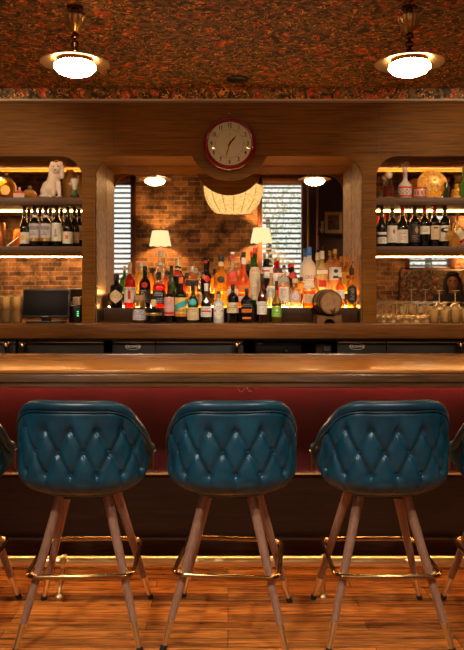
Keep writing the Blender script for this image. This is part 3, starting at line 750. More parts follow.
BODY = {
 'dark': P('dark_bottle_glass', (.006, .007, .006), .08, spec=.6), 'black': P('black_bottle_glass', (.005, .005, .006), .12), 
 'green': LIQ('green_bottle_glass', (.10, .34, .05), .45), 'dkgreen': LIQ('dark_green_bottle_glass', (.03, .10, .02), .35),
 'clear': LIQ('clear_spirit', (.97, .94, .88), .84), 'frost': LIQ('frosted_glass', (.92, .92, .92), .15, .35, .5),
 'amber': LIQ('amber_spirit', (1.0, .56, .11), .62), 'gold': LIQ('golden_spirit', (1.0, .70, .18), .62), 'orange': LIQ('orange_liqueur', (1.0, .36, .05), .52),
 'red': LIQ('red_liqueur', (.80, .06, .03), .6), 'brown': LIQ('brown_liqueur', (.40, .09, .02), .5), 'pink': LIQ('pale_rose_spirit', (1.0, .66, .40), .72),
 'pale': LIQ('pale_straw_spirit', (1.0, .90, .62), .70), 'yellow': LIQ('yellow_green_liqueur', (.80, .66, .05), .4), 'olive': LIQ('olive_glass', (.14, .10, .02), .4),
 'white': P('white_ceramic', (.72, .68, .62), .25, coat=.5), 'silver': P('silver_white_bottle', (.62, .64, .60), .3, .2)}
BODY['glow'] = LIQ('honey_glass', (1.0, .80, .42), .30)
CLEAR = LIQ('empty_glass', (.97, .96, .92), .85, .04, 1.0)
def sup(r, a, n):
    c, s = math.cos(a), math.sin(a)
    return r if n == 2 else r*(abs(c)**n+abs(s)**n)**(-1.0/n)
def patch(bm, r, n, z0, z1, a0, a1, mi, off=.0007, shape='rect', rfun=None):
    """patch wrapped round the front; angles in degrees from the front (-Y)"""
    na, nz = 12, (2 if shape == 'rect' and rfun is None else 8)
    V = {}
    for i in range(na+1):
        for j in range(nz+1):
            u, v = -1+2*i/na, -1+2*j/nz
            if shape == 'diamond': uu = u*(1-abs(v)); vv = v
            elif shape == 'oval': uu = u*math.sqrt(max(0, 1-v*v)); vv = v
            else: uu, vv = u, v
            a = math.radians((a0+a1)/2 + uu*(a1-a0)/2) - PI/2; z = (z0+z1)/2 + vv*(z1-z0)/2
            R_ = sup(rfun(z) if rfun else r, a, n) + off
            V[i, j] = bm.verts.new((R_*math.cos(a), R_*math.sin(a), z))
    for i in range(na):
        for j in range(nz):
            try: bm.faces.new((V[i, j], V[i+1, j], V[i+1, j+1], V[i, j+1])).material_index = mi
            except ValueError: pass
    return
def bottle(label, x, tier, top, w, style, body, cap='k', capy=None, marks=(), fill=None, n=2.0, name='liquor_bottle', cat='bottle', group='spirits in the central niche', d=None, zb=None, rz=0, tilt=0, dd=0.0):
    D, Z = TIER[tier]; D = (d if d else D) + dd; Z = zb if zb is not None else Z
    h = WZ(top, D) - Z; r = w/2*D/F; pr = PROF[style]
    if n > 2: r *= .95
    t = thing(name, label, cat, (WX(x, D), D, Z), rz, group)
    if tilt: t.rotation_euler = (0, tilt, rz)
    capz = (WZ(capy, D)-Z) if capy else h*.90
    hb = h - .004
    P2 = [(a*r, q*hb) for a, q in pr]
    # densify for smooth shoulders and the fill line
    fz = (WZ(fill, D)-Z) if fill else None
    PP = []
    for i in range(len(P2)-1):
        a, c = P2[i], P2[i+1]; PP.append(a)
        if fz and a[1] < fz-1e-4 and c[1] > fz+1e-4:
            k = (fz-a[1])/(c[1]-a[1]); PP.append((a[0]*(1-k)+c[0]*k, fz))
    PP.append(P2[-1])
    bm = new(); lathe(bm, PP, 22, n=n, mifun=(lambda z: 1 if (fz and z > fz) else 0))
    obj('bottle_body', bm, [BODY[body], CLEAR], t, ang=50)
    nr = pr[-1][0]*r*(n > 2 and 1.0 or 1.0)
    if cap:
        bm = new(); c0 = capz
        if style in ('bordeaux', 'burgundy', 'long'):
            lathe(bm, [(prof_r(pr, (c0)/hb)*r+.0008, c0), (nr+.0010, min(h-.012, c0+.02)), (nr+.0012, h-.011), (nr+.0025, h-.010), (nr+.0025, h-.003), (nr+.0005, h)], 18); nm = 'capsule'
        else:
            rr = max(nr*1.18, .008); lathe(bm, [(rr, c0), (rr*1.04, c0+.003), (rr, h-.004), (rr*.8, h)], 18); nm = 'cap'
        obj(nm, bm, INK[cap], t, ang=50)
    if marks:
        rf = lambda z: prof_r(pr, z/hb)*r
        ms = sorted(marks, key=lambda m_: m_[2]); cl = []
        for mk in ms:
            if cl and mk[2] <= cl[-1][1] + .6: cl[-1][0].append(mk); cl[-1][1] = max(cl[-1][1], mk[3])
            else: cl.append([[mk], mk[3]])
        big = max(cl, key=lambda c_: c_[1]-min(m_[2] for m_ in c_[0]))
        for grp in cl:
          bm = new()
          for mk in [m_ for m_ in marks if m_ in grp[0]]:
            k = marks.index(mk) + 1; sh, colr, y0, y1 = mk[:4]; a = mk[4] if len(mk) > 4 else 82; c0 = mk[5] if len(mk) > 5 else 0
            z1_, z0_ = WZ(y0, D-r)-Z, WZ(y1, D-r)-Z; mi = IK.index(colr); off = .0007+.0005*k
            if sh in ('rect', 'diamond', 'oval'): patch(bm, r, n, z0_, z1_, c0-a, c0+a, mi, off, sh, rf)
            elif sh == 'lines':       # small print: rows of fine dashes
                q = max(2, int((z1_-z0_)/.009)); 
                for i in range(q):
                    zz = z1_ - (i+.5)*(z1_-z0_)/q; aw = a*random.uniform(.55, 1)
                    for s0 in range(5):
                        if random.random() < .25: continue
                        u = -aw + 2*aw*s0/5; patch(bm, r, n, zz-.0016, zz+.0016, c0+u, c0+u+2*aw/6.5, mi, off, 'rect', rf)
            elif sh == 'slant':
                for i in range(9):
                    u0 = -a+2*a*i/9; zz = (z0_+z1_)/2 + (z1_-z0_)*.32*(i-4)/4; hh = (z1_-z0_)*.28
                    patch(bm, r, n, zz-hh, zz+hh, u0, u0+2*a/9+.5, mi, off, 'rect', rf)
            elif sh.startswith('T:'):
                zz = (z0_+z1_)/2
                def fn(px_, py_, zz=zz, off=off):
                    a_ = px_/r - PI/2; R_ = sup(rf(zz+py_), a_, n)+off; return Vector((R_*math.cos(a_), R_*math.sin(a_), zz+py_))
                put_text(bm, sh[2:], (z1_-z0_)*1.1, fn, mi, sx=a/60)
          obj('label' if grp is big else ('neck_label' if grp[1] < big[1] else 'foot_label'), bm, IM, t, ang=30)
    return t

B = bottle
B('round black bottle with a cream diamond label, leftmost on the riser', 116.5, 'M', 274, 13, 'apoth', 'black', 'd', 280, [('diamond', 'c', 289.5, 303.5, 88), ('lines', 'k', 295, 298, 50)])
B('red gin bottle with white label and tall cream cap, by the left blind', 130, 'M', 262, 11.5, 'spirit', 'red', 'c', 274, [('rect', 'w', 287, 302.5, 85), ('T:BEEFEATER', 'k', 288, 290.6, 62), ('rect', 'r', 291, 299, 14), ('oval', 'r', 290, 293, 10), ('lines', 'r', 299, 302, 50)])
B('bright green glass bottle standing behind the red gin', 124.5, 'R', 266, 10, 'squat', 'green', 'c', 271)
B('slim amber bottle with a brown cap behind the red gin', 137, 'R', 266, 8, 'spirit', 'gold', 'a', 272)
B('pale clear bottle rising behind the black one with red dot', 141.5, 'R', 263, 12, 'spirit', 'pale', 'w', 267)
B('glossy black bottle with a red round emblem on its shoulder', 145, 'M', 266, 11.5, 'spirit', 'black', 'k', 271, [('oval', 'r', 282, 288, 32), ('rect', 'd', 290, 303, 80), ('lines', 'w', 290, 295, 45), ('lines', 'G', 297, 302, 50)])
B('amber bottle with black cap between the black bottle and clear one', 151, 'R', 268, 8, 'spirit', 'amber', 'k', 273)
B('small jug shaped bottle with pale blue label, leftmost in the front row', 139.5, 'F', 295, 13, 'jar', 'pale', 'a', 303, [('rect', 'm', 309.5, 320, 86), ('lines', 'b', 311, 319, 55)])
B('squat black bottle with a gold band, second in the front row', 153.8, 'F', 299.5, 16.5, 'squat', 'black', 'c', 306, [('rect', 'g', 313, 315.6, 88), ('lines', 'k', 313.2, 315.4, 60)])
B('tall clear bottle with white cap high behind the square black label', 160, 'R', 251, 13, 'long', 'clear', 'w', 256, [('rect', 'w', 262, 265, 70)])
B('whiskey bottle with square black label and red liquid above', 159, 'M', 272, 13, 'spirit', 'red', 'k', 277, [('rect', 'k', 290.5, 304, 84), ('lines', 'w', 291.5, 296, 50), ('lines', 'w', 298, 303, 60), ('rect', 'd', 276, 280, 60)], n=4.5, fill=284)
B('small bottle of orange liqueur beside the tall clear bottle', 166, 'R', 271, 8, 'apoth', 'orange', 'k', 275)
B('dark green bottle with a black cap behind the front row', 171.5, 'M', 265.5, 9, 'burgundy', 'green', 'k', 269, [('rect', 'd', 280, 284, 70), ('rect', 'd', 292, 302, 80)])
B('dark bottle with red wax shoulder and cream cap', 177, 'R', 258, 11, 'long', 'dark', 'c', 270, [('rect', 'r', 271, 276, 120)])
B('clear bottle with tall white label and red print, third in the front row', 169.3, 'F', 281, 10, 'spirit', 'olive', 'd', 286, [('rect', 'p', 297, 315.5, 85), ('lines', 'r', 298.5, 305, 50), ('rect', 'r', 312, 314.5, 70)])
B('dark bottle with yellow label crossed by a blue stripe', 181, 'F', 277, 11.5, 'spirit', 'dark', 'o', 283.5, [('rect', 'y', 297.5, 316.5, 88), ('slant', 't', 300, 310, 88), ('T:AMARO', 'k', 309, 313, 60), ('rect', 'o', 313.5, 316, 80)])
B('rose coloured bottle behind the yellow label bottle', 186.5, 'R', 273, 8.5, 'spirit', 'pink', 'k', 278)
B('cut glass decanter bottle of brown whiskey with faceted stopper', 192.2, 'M', 266, 13, 'broad', 'pink', 's', 272, [('rect', 'd', 280, 286, 88)], n=4.5)
B('green bottle with teal round badge and cream label, front row', 193, 'F', 281, 11.5, 'long', 'green', 'k', 286, [('oval', 't', 298.5, 305.5, 42), ('rect', 'c', 307.5, 320, 88), ('lines', 'k', 308.5, 312, 60), ('lines', 'G', 315, 319, 55)], dd=-.01)
B('small jar with cream label on the riser behind the front row', 200.5, 'M', 289, 7.5, 'jar', 'amber', 'k', 292, [('rect', 'c', 294, 303, 80)])
B('black bottle with red neck band and small red motif', 205.5, 'M', 256.5, 9.5, 'spirit', 'black', 'k', 258.5, [('rect', 'r', 260, 263, 95), ('diamond', 'r', 275, 283, 50, 20), ('oval', 'o', 274, 279, 25, -25)])
B('dark olive bottle with white cap and white label, front row', 206.2, 'F', 283.5, 10.5, 'burgundy', 'olive', 'w', 291, [('diamond', 's', 298.5, 303.5, 38), ('rect', 'w', 306.5, 317, 86), ('rect', 'r', 310.4, 312, 60), ('lines', 'b', 308, 310, 40), ('lines', 'G', 313, 316, 45)])
B('golden whiskey bottle with black cap and dark stag motif', 221, 'M', 255, 14.5, 'spirit', 'gold', 'k', 261, [('oval', 'd', 276, 283, 30), ('lines', 'd', 285, 292, 50), ('rect', 'c', 262, 266, 80)])
B('amber bottle with black neck behind the golden whiskey', 214.5, 'R', 269, 9, 'spirit', 'amber', 'k', 276)
B('small silver white engraved bottle with black stopper, front row', 218.6, 'F', 291, 10.5, 'apoth', 'silver', 'k', 294, [('rect', 'a', 294.5, 298, 120), ('oval', 'w', 302.5, 319.5, 55), ('lines', 'G', 306, 315, 35), ('oval', 'r', 310, 311.6, 12, -40), ('oval', 'r', 310, 311.6, 12, 40)])
B('whisky bottle with red slanted band and white and red cap', 232.6, 'M', 252, 11.5, 'spirit', 'gold', 'w', 254, [('rect', 'r', 254.5, 258.5, 130), ('slant', 'r', 269, 281, 88), ('rect', 'r', 281, 286, 88), ('rect', 'w', 289, 296, 80)], n=3.5, fill=272)
B('dark green bottle with wide cream label, front row', 232.8, 'F', 284, 11.5, 'broad', 'dkgreen', 'k', 288, [('rect', 'c', 302.5, 313, 88), ('lines', 'k', 305, 310, 50)])
B('orange liqueur bottle with black cap and white neck label', 243.6, 'M', 252, 12.5, 'long', 'orange', 'k', 257, [('rect', 'w', 257.5, 264, 130), ('rect', 'o', 285, 291, 60), ('rect', 'w', 296, 301, 60)])
B('dark slim bottle behind the orange liqueur', 248.5, 'R', 264, 8, 'bordeaux', 'dark', 'k', 270)
B('green necked bottle with red cap and cream label', 255, 'M', 247.5, 11, 'spirit', 'green', 'r', 253.5, [('rect', 'c', 267, 300, 88), ('T:VERDE', 'r', 269, 272, 55), ('lines', 'G', 274, 284, 55), ('lines', 'G', 287, 296, 50)])
B('square black bottle with orange bars on the label, front row', 246.6, 'F', 288.5, 11.5, 'broad', 'black', 'k', 292, [('lines', 'G', 303.5, 307, 60), ('rect', 'o', 309, 312.5, 45), ('rect', 'o', 317, 319, 40), ('lines', 'k', 309.5, 312, 35)], n=5)
B('dark bottle with red wax seal and white label', 257, 'M', 272.5, 10.5, 'drop', 'dark', 'k', 276, [('oval', 'r', 288, 293.5, 40), ('rect', 'w', 297, 304, 70), ('rect', 's', 277, 281, 110)])
B('red brown liqueur bottle with white label and long neck, front row', 262, 'F', 273.5, 9.7, 'long', 'brown', 'd', 281, [('rect', 'w', 301.5, 314.5, 85), ('lines', 'k', 303, 306, 45), ('lines', 'G', 308, 313, 45)])
B('dark shouldered bottle with silver cap and cream label before the window', 267, 'R', 253, 12, 'spirit', 'black', 's', 259, [('rect', 'w', 267, 278, 88), ('rect', 'r', 270, 271.6, 60), ('lines', 'G', 273, 277, 50)])
B('straw coloured bottle with white cap and white label', 271.2, 'M', 267, 9, 'long', 'pale', 'w', 273, [('rect', 'w', 286, 298, 84), ('lines', 'k', 288, 292, 45)])
B('red brown bottle with gold cap before the window blind', 278, 'R', 257, 9.5, 'spirit', 'red', 'g', 261, [('rect', 'w', 273, 285, 84), ('rect', 'd', 268, 271, 90)])
B('yellow green bottle with bright green label, last bottle in the front row', 276.6, 'F', 281, 9.7, 'long', 'yellow', 'k', 290, [('rect', 'n', 306.5, 317, 88), ('diamond', 'w', 308, 312, 18), ('rect', 'd', 303.5, 306, 88), ('lines', 'w', 313, 316, 45)])
B('clear square bottle with dark cap and badge over white label', 284, 'M', 265, 10, 'broad', 'clear', 'v', 268.5, [('oval', 'G', 277, 283, 42), ('rect', 'w', 287, 301, 75), ('lines', 'o', 289, 298, 45)], n=4)
B('dark bottle with red cap and red diamond label', 292.5, 'R', 263, 9, 'spirit', 'dark', 'r', 267, [('diamond', 'r', 271, 280, 70)])
B('round gold bottle with pale cork and round pink label', 295, 'M', 278.5, 12.5, 'apoth', 'pale', 'c', 283, [('oval', 'p', 290.5, 303, 62), ('oval', 'w', 293, 300, 35), ('lines', 'r', 295, 298, 25)])
B('tall frosted vodka bottle with blue cap and blue lettering', 309.3, 'R', 247, 12.5, 'spirit', 'frost', 'b', 255.5, [('T:GREY', 'b', 275, 279.5, 52), ('T:GOOSE', 'b', 279.8, 284.3, 52)])
B('squat bottle of bright orange liqueur in front of the frosted vodka', 308.8, 'M', 285, 14, 'jar', 'orange', 'w', 288, [('rect', 'c', 294, 303, 50), ('lines', 'r', 296, 301, 30)], fill=291)
B('clear bottle with a dark pouring spout behind the small barrel', 322, 'R', 251, 12, 'spirit', 'pale', 'w', 259, [('rect', 'r', 280, 287, 40), ('rect', 'w', 270, 274, 60)])
B('bourbon bottle with gold and black cap and white label', 335, 'R', 249, 12.5, 'broad', 'pink', 'g', 254, [('rect', 'w', 267, 280, 84), ('oval', 'k', 269, 273, 20), ('rect', 'k', 276, 278, 25)], n=3)
B('yellow spirit bottle with wide gold cap at the right of the niche', 347, 'R', 255, 11.5, 'spirit', 'gold', 'g', 262, [('rect', 'y', 272, 284, 70), ('oval', 'r', 275, 279, 20)])
B('golden bottle with a black oval label, rightmost in the niche', 351.6, 'M', 268, 9.8, 'apoth', 'gold', 'k', 275, [('oval', 'k', 284.5, 304.5, 68), ('lines', 's', 288, 300, 35)])
B('gold bottle with pale cap between the vodka and the barrel', 315.5, 'M', 277, 8, 'spirit', 'gold', 'r', 281)
B('amber bottle low on the riser behind the barrel', 340, 'M', 272, 9, 'spirit', 'amber', 'w', 277, [('rect', 'w', 290, 299, 75)])
# extra back bottles filling the second row
B('dark red bottle with a black cap deep in the back row', 183, 'R', 276, 8, 'bordeaux', 'red', 'k', 280)
B('clear bottle with silver cap deep in the back row', 198.5, 'R', 272, 8, 'spirit', 'clear', 's', 276)
B('honey coloured bottle with cork deep behind the golden whiskey', 226.5, 'R', 270, 8, 'spirit', 'gold', 'a', 275)
B('rose bottle with white cap behind the gin near the window', 288, 'R', 272, 8, 'spirit', 'pink', 'w', 276)
B('pale bottle with black cap just right of the round pink label', 301.5, 'R', 277, 8, 'spirit', 'amber', 'k', 281)

# jug handle on the first front bottle stays part of that bottle
for o in bpy.data.objects:
    if o.get('label', '').startswith('small jug shaped'):
        b = new(); tube(b, [(-.045+.0, -.03, .078), (-.047, -.04, .10), (-.03, -.045, .118), (.0, -.046, .121), (.03, -.045, .118), (.047, -.04, .10), (.045, -.03, .078)], .007, 8)
        obj('handle', b, BODY['pale'], o)
    if o.get('label', '').startswith('clear bottle with a dark pouring spout') or o.get('label', '').startswith('golden bottle with a black oval'):
        h = max((c.bound_box[6][2] for c in o.children))
        b = new(); tube(b, [(0, 0, h-.005), (0, 0, h+.02), (.006, -.003, h+.035), (.010, -.006, h+.05)], [.008, .007, .004, .003], 8); obj('pouring_spout', b, M['black'], o)

# barrel
bx, by = WX(331, 4.91), 4.90
br = thing('whiskey_barrel', 'small dark oak barrel with iron hoops on a wooden cradle before the bottles', 'barrel', (bx, by, ZC))
ax = Vector((-.20, .98, 0)).normalized(); q = ax.to_track_quat('Z', 'Y').to_matrix().to_4x4(); zc = WZ(302.5, 4.93)-ZC
q.translation = Vector((0, 0, zc)); RB = .081; LB = .155
b = new(); lathe(b, [(RB-.010, .006), (RB-.010, 0), (RB, 0), (RB*1.10, LB*.3), (RB*1.13, LB*.5), (RB*1.10, LB*.7), (RB, LB), (RB-.01, LB), (RB-.01, LB-.006), (0, LB-.006)], 36, mat=q); obj('staves', b, M['barrelwood'], br)
b = new(); lathe(b, [(0, .002), (RB-.0105, .002), (RB-.0105, .0055), (0, .0055)], 36, mat=q); obj('barrel_head', b, P('barrel_end_oak', (.34, .19, .085), .6, noise=.3, nscale=30), br)
for f in (.03, .24, .76, .95):
    r1 = RB*(1+.13*math.sin(PI*f)) + .0015; b = new(); lathe(b, [(r1-.003, LB*f-.001), (r1, LB*f), (r1+.002, LB*f+.012), (r1-.001, LB*f+.013)], 36, mat=q); obj('hoop', b, P('iron_hoop', (.03, .025, .022), .4, .8), br)
b = new(); s = q @ Vector((0, 0, -.002)); cone(b, s + Vector((0, 0, -.052)), s + Vector((.02, -.034, -.052)), .006, .007); cone(b, s+Vector((.018, -.03, -.07)), s+Vector((.018, -.03, -.03)), .005, .007); ball(b, s+Vector((.018, -.03, -.028)), (.012, .005, .005), 8); obj('spigot', b, M['brass_d'], br)
w = .088; ol = [(-w, 0), (-.042, 0)] + arc(0, -.012, .044, 160, 20, 10) + [(.042, 0), (w, 0), (w, .056), (.05, .056), (.03, .050), (0, .047), (-.03, .050), (-.05, .056), (-w, .056)]
b = new(); prism(b, ol, .01, .115); o = obj('cradle', b, M['barrelwood'], br, smooth=False); o.rotation_euler = (0, 0, math.radians(9)); o.location = (-.008, 0, 0)

# ------------------------------------------------------------------ wine shelves
ZS1 = WZ(197.2, DF+.01); ZS2 = WZ(246.3, DF+.01)
def wine(label, x, top, w, style, cap, marks, d=5.11, group='wine bottles on the left shelf', body='dark', capy=None):
    return B(label, x, 'L', top, w, style, body, cap, capy or top+8, marks, name='wine_bottle', group=group, d=d, zb=ZS2+.0005)
g = 'wine bottles on the left shelf'
wine('wine bottle with low cream and orange label, leftmost on the left shelf', 24.5, 207, 9.6, 'burgundy', 'd', [('rect', 'w', 232, 243.5, 84), ('rect', 'o', 232, 243.5, 20, -62), ('oval', 'y', 234.5, 240, 26)])
a1 = wine('navy capped wine with white and gold label, second from left in the front row', 34.7, 206.5, 10.4, 'bordeaux', 'v', [('rect', 'm', 223.5, 238, 86), ('rect', 'g', 238, 241, 86), ('oval', 'G', 225.5, 230, 55), ('lines', 'k', 231, 235, 35), ('rect', 'w', 214.6, 217, 140)])
dup(a1, (WX(45.8, 5.11), 5.11, ZS2+.0005), label='navy capped wine with white and gold label, beneath the white dog')
wine('wine bottle with tall plain white label and small grey figure', 56.7, 206, 9.8, 'bordeaux', 'd', [('rect', 'w', 223, 241, 84), ('rect', 'G', 229, 236, 10), ('oval', 'G', 234, 237, 20)])
wine('wine bottle with low cream label and orange square', 67.8, 207, 10, 'burgundy', 'd', [('rect', 'w', 231.5, 243.5, 86), ('rect', 'o', 235, 239, 18), ('rect', 'y', 232, 243.5, 14, -66)])
wine('wine bottle with pale gold label behind the cream label bottle', 74.5, 207.5, 9.6, 'burgundy', 'd', [('rect', 'c', 232, 243, 80), ('rect', 'o', 235, 239, 16)], d=5.2)
bkw = [(29, 'd', 'grey capped wine in the back row above the diagonal stick'), (40, 'v', 'navy capped wine in the back row between two white labels'), (50.5, 'v', 'navy capped wine in the back row below the dog'),
       (61.5, 'd', 'dark capped wine in the back row beside the plain white label'), (79, 'd', 'dark wine bottle in the back row against the right upright')]
for i, (x, c, lb) in enumerate(bkw):
    wine(lb, x, 209, 9.4, 'bordeaux', c, [('rect', 'c', 226, 240, 80), ('rect', 'w', 216, 218, 140)], d=5.27)
g = 'wine bottles on the right shelf'
wine('wine bottle with two narrow white labels, leftmost on the right shelf', 381.8, 206, 9.4, 'burgundy', 'd', [('rect', 'w', 232, 234.5, 86), ('rect', 'w', 237, 243.5, 86), ('lines', 'k', 238, 242, 40), ('rect', 'd', 234.5, 237, 86)], group=g)
wine('wine bottle with white label showing a red bird', 392.2, 208, 9.8, 'bordeaux', 'd', [('rect', 'w', 225.5, 242.5, 84), ('diamond', 'r', 228, 235, 16, 8), ('lines', 'k', 236, 241, 40)], group=g)
wine('red capped wine with broad low white label', 402.5, 205.5, 10.6, 'burgundy', 'r', [('rect', 'w', 229.5, 243, 86), ('lines', 'k', 231, 234, 45), ('lines', 'r', 236, 240, 40)], group=g)
wine('wine bottle with nearly black label and gold figure', 414.6, 206, 10.4, 'bordeaux', 'd', [('rect', 'd', 224.5, 242, 86), ('diamond', 'a', 226, 234, 22, 10), ('rect', 'v', 234, 240, 14, 10), ('lines', 'g', 235, 240, 45)], group=g)
wine('red capped wine with small square white label high on its body', 424.6, 205.5, 10, 'bordeaux', 'r', [('rect', 'w', 226, 234, 72), ('lines', 'k', 228, 232, 40)], group=g)
wine('red capped wine with upright cream label', 434.6, 205.5, 9.6, 'bordeaux', 'r', [('rect', 'c', 225.5, 239.5, 62), ('rect', 'k', 227, 228.5, 25), ('lines', 'G', 234, 237, 25)], group=g)
wine('wine bottle with white label and black brushed swirl', 444.8, 205.5, 10.4, 'bordeaux', 'd', [('rect', 'w', 225.5, 241, 86), ('oval', 'k', 227, 233, 62), ('oval', 'w', 228.4, 231, 40, 12), ('lines', 'G', 237, 240, 60)], group=g)
for x, c, lb in ((387.5, 'r', 'red capped wine in the back row by the two band label'), (408.5, 'd', 'dark wine in the back row behind the broad white label'), (429.5, 'd', 'dark wine in the back row between two red caps')):
    wine(lb, x, 212, 9, 'bordeaux', c, [], d=5.27, group=g)

# ------------------------------------------------------------------ blob helper (sculpted ornaments and the person)
def blobs(name, parts, m, parent, voxel, smooth=6, origin=None):
    b = new()
    for p in parts:
        if p[0] == 's': ball(b, p[1], p[2], 18, mat=(Euler(p[3]).to_matrix().to_4x4() if len(p) > 3 else None))
        else:
            A, C, r0, r1 = Vector(p[1]), Vector(p[2]), p[3], p[4]
            cone(b, A, C, r0, r1, 16); ball(b, A, r0*1.0, 14); ball(b, C, r1*1.0, 14)
    o = obj(name, b, m, parent, origin=origin)
    md = o.modifiers.new('r', 'REMESH'); md.mode = 'VOXEL'; md.voxel_size = voxel; md.use_smooth_shade = True
    s = o.modifiers.new('s', 'SMOOTH'); s.factor = .5; s.iterations = smooth
    return o
# ceramic dog
d = 5.10; s = d/F
dg = thing('ceramic_dog', 'white ceramic seated spaniel ornament on the upper left shelf', 'ornament', (WX(54, d), d, ZS1))
u = lambda x, y, yy=0: ((x-54)*s, yy, (197.2-y)*s)
china = P('white_china', (.80, .68, .56), .2, coat=.5)
blobs('dog_body', [('s', u(50, 187), (.062, .055, .062)), ('s', u(53, 180), (.046, .045, .075), (0, .25, 0)), ('s', u(56, 175), (.038, .038, .05)),
    ('s', u(45.5, 190.5, .0), (.038, .05, .048)), ('s', u(46, 195, -.03), (.045, .03, .014)),
    ('c', u(54, 182, -.03), u(55, 195, -.035), .018, .014), ('c', u(59.5, 182, -.02), u(60.5, 195, -.025), .017, .014), ('s', u(55, 195.4, -.045), (.016, .024, .011)), ('s', u(61, 195.4, -.035), (.016, .024, .011)),
    ('s', u(57, 166.5), (.044, .042, .046)), ('s', u(57, 170.5, -.036), (.020, .022, .017)), ('s', u(57, 162), (.030, .030, .022)), ('s', u(52, 196, 0), (.075, .05, .010))], china, dg, .0035, 4)
for sg, xx in ((-1, 51.2), (1, 62.3)):
    blobs('ear', [('s', u(xx+(-sg)*1.2, 162.5, -.008), (.015, .014, .018)), ('c', u(xx, 164.5, -.010), u(xx+sg*.2, 174, -.012), .011, .017), ('s', u(xx+sg*.2, 175, -.012), (.015, .012, .020))], china, dg, .0035, 3)
b = new(); ball(b, u(57, 169.6, -.058), (.007, .006, .005), 10); obj('nose', b, P('nose_brown', (.28, .05, .03), .3), dg)
for xx in (54.8, 59.2):
    b = new(); ball(b, u(xx, 165.6, -.040), (.005, .004, .005), 10); obj('eye', b, M['black'], dg)
b = new(); ball(b, u(57, 160.7, -.01), (.018, .022, .007), 12); obj('head_patch', b, P('patch_black', (.06, .03, .02), .4), dg)

# other ornaments of the upper left shelf
def lathe_thing(name, label, cat, x, y0, w, h_px, prof, mats, d=5.10, base=None, pn='body', n=2.0, ripple=None, flat=1.0, group=None, seg=28, mifun=None):
    Z = base if base is not None else ZS1
    t = thing(name, label, cat, (WX(x, d), d, Z), 0, group); r = w/2*d/F; h = WZ(y0, d)-Z
    b = new(); lathe(b, [(a*r, q_*h) for a, q_ in prof], seg, n=n, ripple=ripple, flat=flat, mifun=(lambda z: mifun(z/h)) if mifun else None)
    obj(pn, b, mats, t, ang=45); return t, r, h
t = thing('octagonal_decanter', 'octagonal amber glass bottle on the upper shelf, left of the dog', 'decanter', (WX(6.5, 5.12), 5.12, ZS1))
k = 5.12/F; oc = [(-9.5, 0), (9.5, 0), (9.5, 13), (5, 19.5), (2.6, 20.5), (-2.6, 20.5), (-5, 19.5), (-9.5, 13)]
b = new(); prism(b, [(x*k, z*k) for x, z in oc], -.02, .02); obj('bottle_body', b, BODY['glow'], t, smooth=False)
b = new(); prism(b, [(x*k*.8, 1.5*k+z*k*.8) for x, z in oc], -.0235, -.020); obj('bevelled_front', b, BODY['gold'], t, smooth=False)
b = new(); prism(b, arc(0, 8.5*k, 5*k, 0, 340, 16), -.026, -.0236); obj('medallion', b, INK['g'], t, smooth=False)
b = new(); lathe(b, [(.016, 20.5*k), (.013, 20.5*k+.012), (.02, 20.5*k+.02), (.012, 20.5*k+.034)], 12); obj('stopper', b, CLEAR, t)
t = thing('toy_house_bottle', 'small white and red stepped box beside the octagonal bottle', 'box', (WX(19.7, 5.1), 5.1, ZS1)); k = 5.1/F
b = new(); box(b, -5.6*k, 5.6*k, -.03, .03, 0, 5*k, .002); obj('lower_box', b, P('pink_cream', (.75, .48, .30), .5), t)
b = new(); prism(b, [(-5.2*k, 5*k), (5.2*k, 5*k), (1.6*k, 8*k), (-1.6*k, 8*k)], -.025, .025); obj('red_roof', b, INK['r'], t, smooth=False)
b = new(); lathe(b, [(1.2*k, 8*k), (1.2*k, 11*k), (.8*k, 11.5*k)], 12); obj('stopper', b, INK['c'], t)
b = new(); lathe(b, [(.008, 0), (.009, .012), (.004, .018), (.006, .024), (0, .028)], 12)
o = tag(obj('red_stopper', b, INK['r']), 'tiny red stopper standing alone left of the white dog', 'stopper'); o.location = (WX(37, 5.1), 5.1, ZS1)
lathe_thing('glass_flask', 'lumpy glowing amber glass flask between the dog and the vase', 'flask', 70, 170, 15, 27, [(.75, 0), (1, .08), (.95, .3), (1, .5), (.95, .72), (.8, .86), (.5, .93), (.42, 1)], BODY['glow'], d=5.28, ripple=(.05, 7))
tv, r, h = lathe_thing('painted_vase', 'small painted vase in white, green and black near the bay corner', 'vase', 75, 179, 8.6, 18, [(.75, 0), (.95, .05), (.95, .15), (.60, .30), (.50, .45), (.62, .6), (.95, .8), (1, 1), (.9, 1), (.8, .8)], [BODY['white'], INK['d'], P('vase_green', (.05, .14, .05), .3)], d=5.06, mifun=lambda q: 1 if (q < .12 or .7 < q < .82) else (2 if q < .5 else 0))
# lower left shelf
b = new(); lathe(b, [(.062, 0), (.064, .01), (.060, .16), (.052, .178), (.05, .178)], 28)
o = tag(obj('copper_canister', b, P('copper_orange', (.85, .33, .12), .3, .9)), 'tall copper canister at the left end of the wine shelf', 'canister'); o.location = (WX(-2.6, 5.15), 5.15, ZS2)
b = new(); A_ = Vector((WX(7.5, 5.12), 5.12, ZS2+.010)); cone(b, A_, (WX(18.5, 5.12), 5.15, WZ(236, 5.12)), .006, .004, 8); ball(b, A_, .009, 8)
o = tag(obj('bar_spoon', b, P('pale_metal', (.85, .74, .55), .3, .6), origin=tuple(A_)), 'pale metal stick leaning against the leftmost wine bottle', 'utensil')

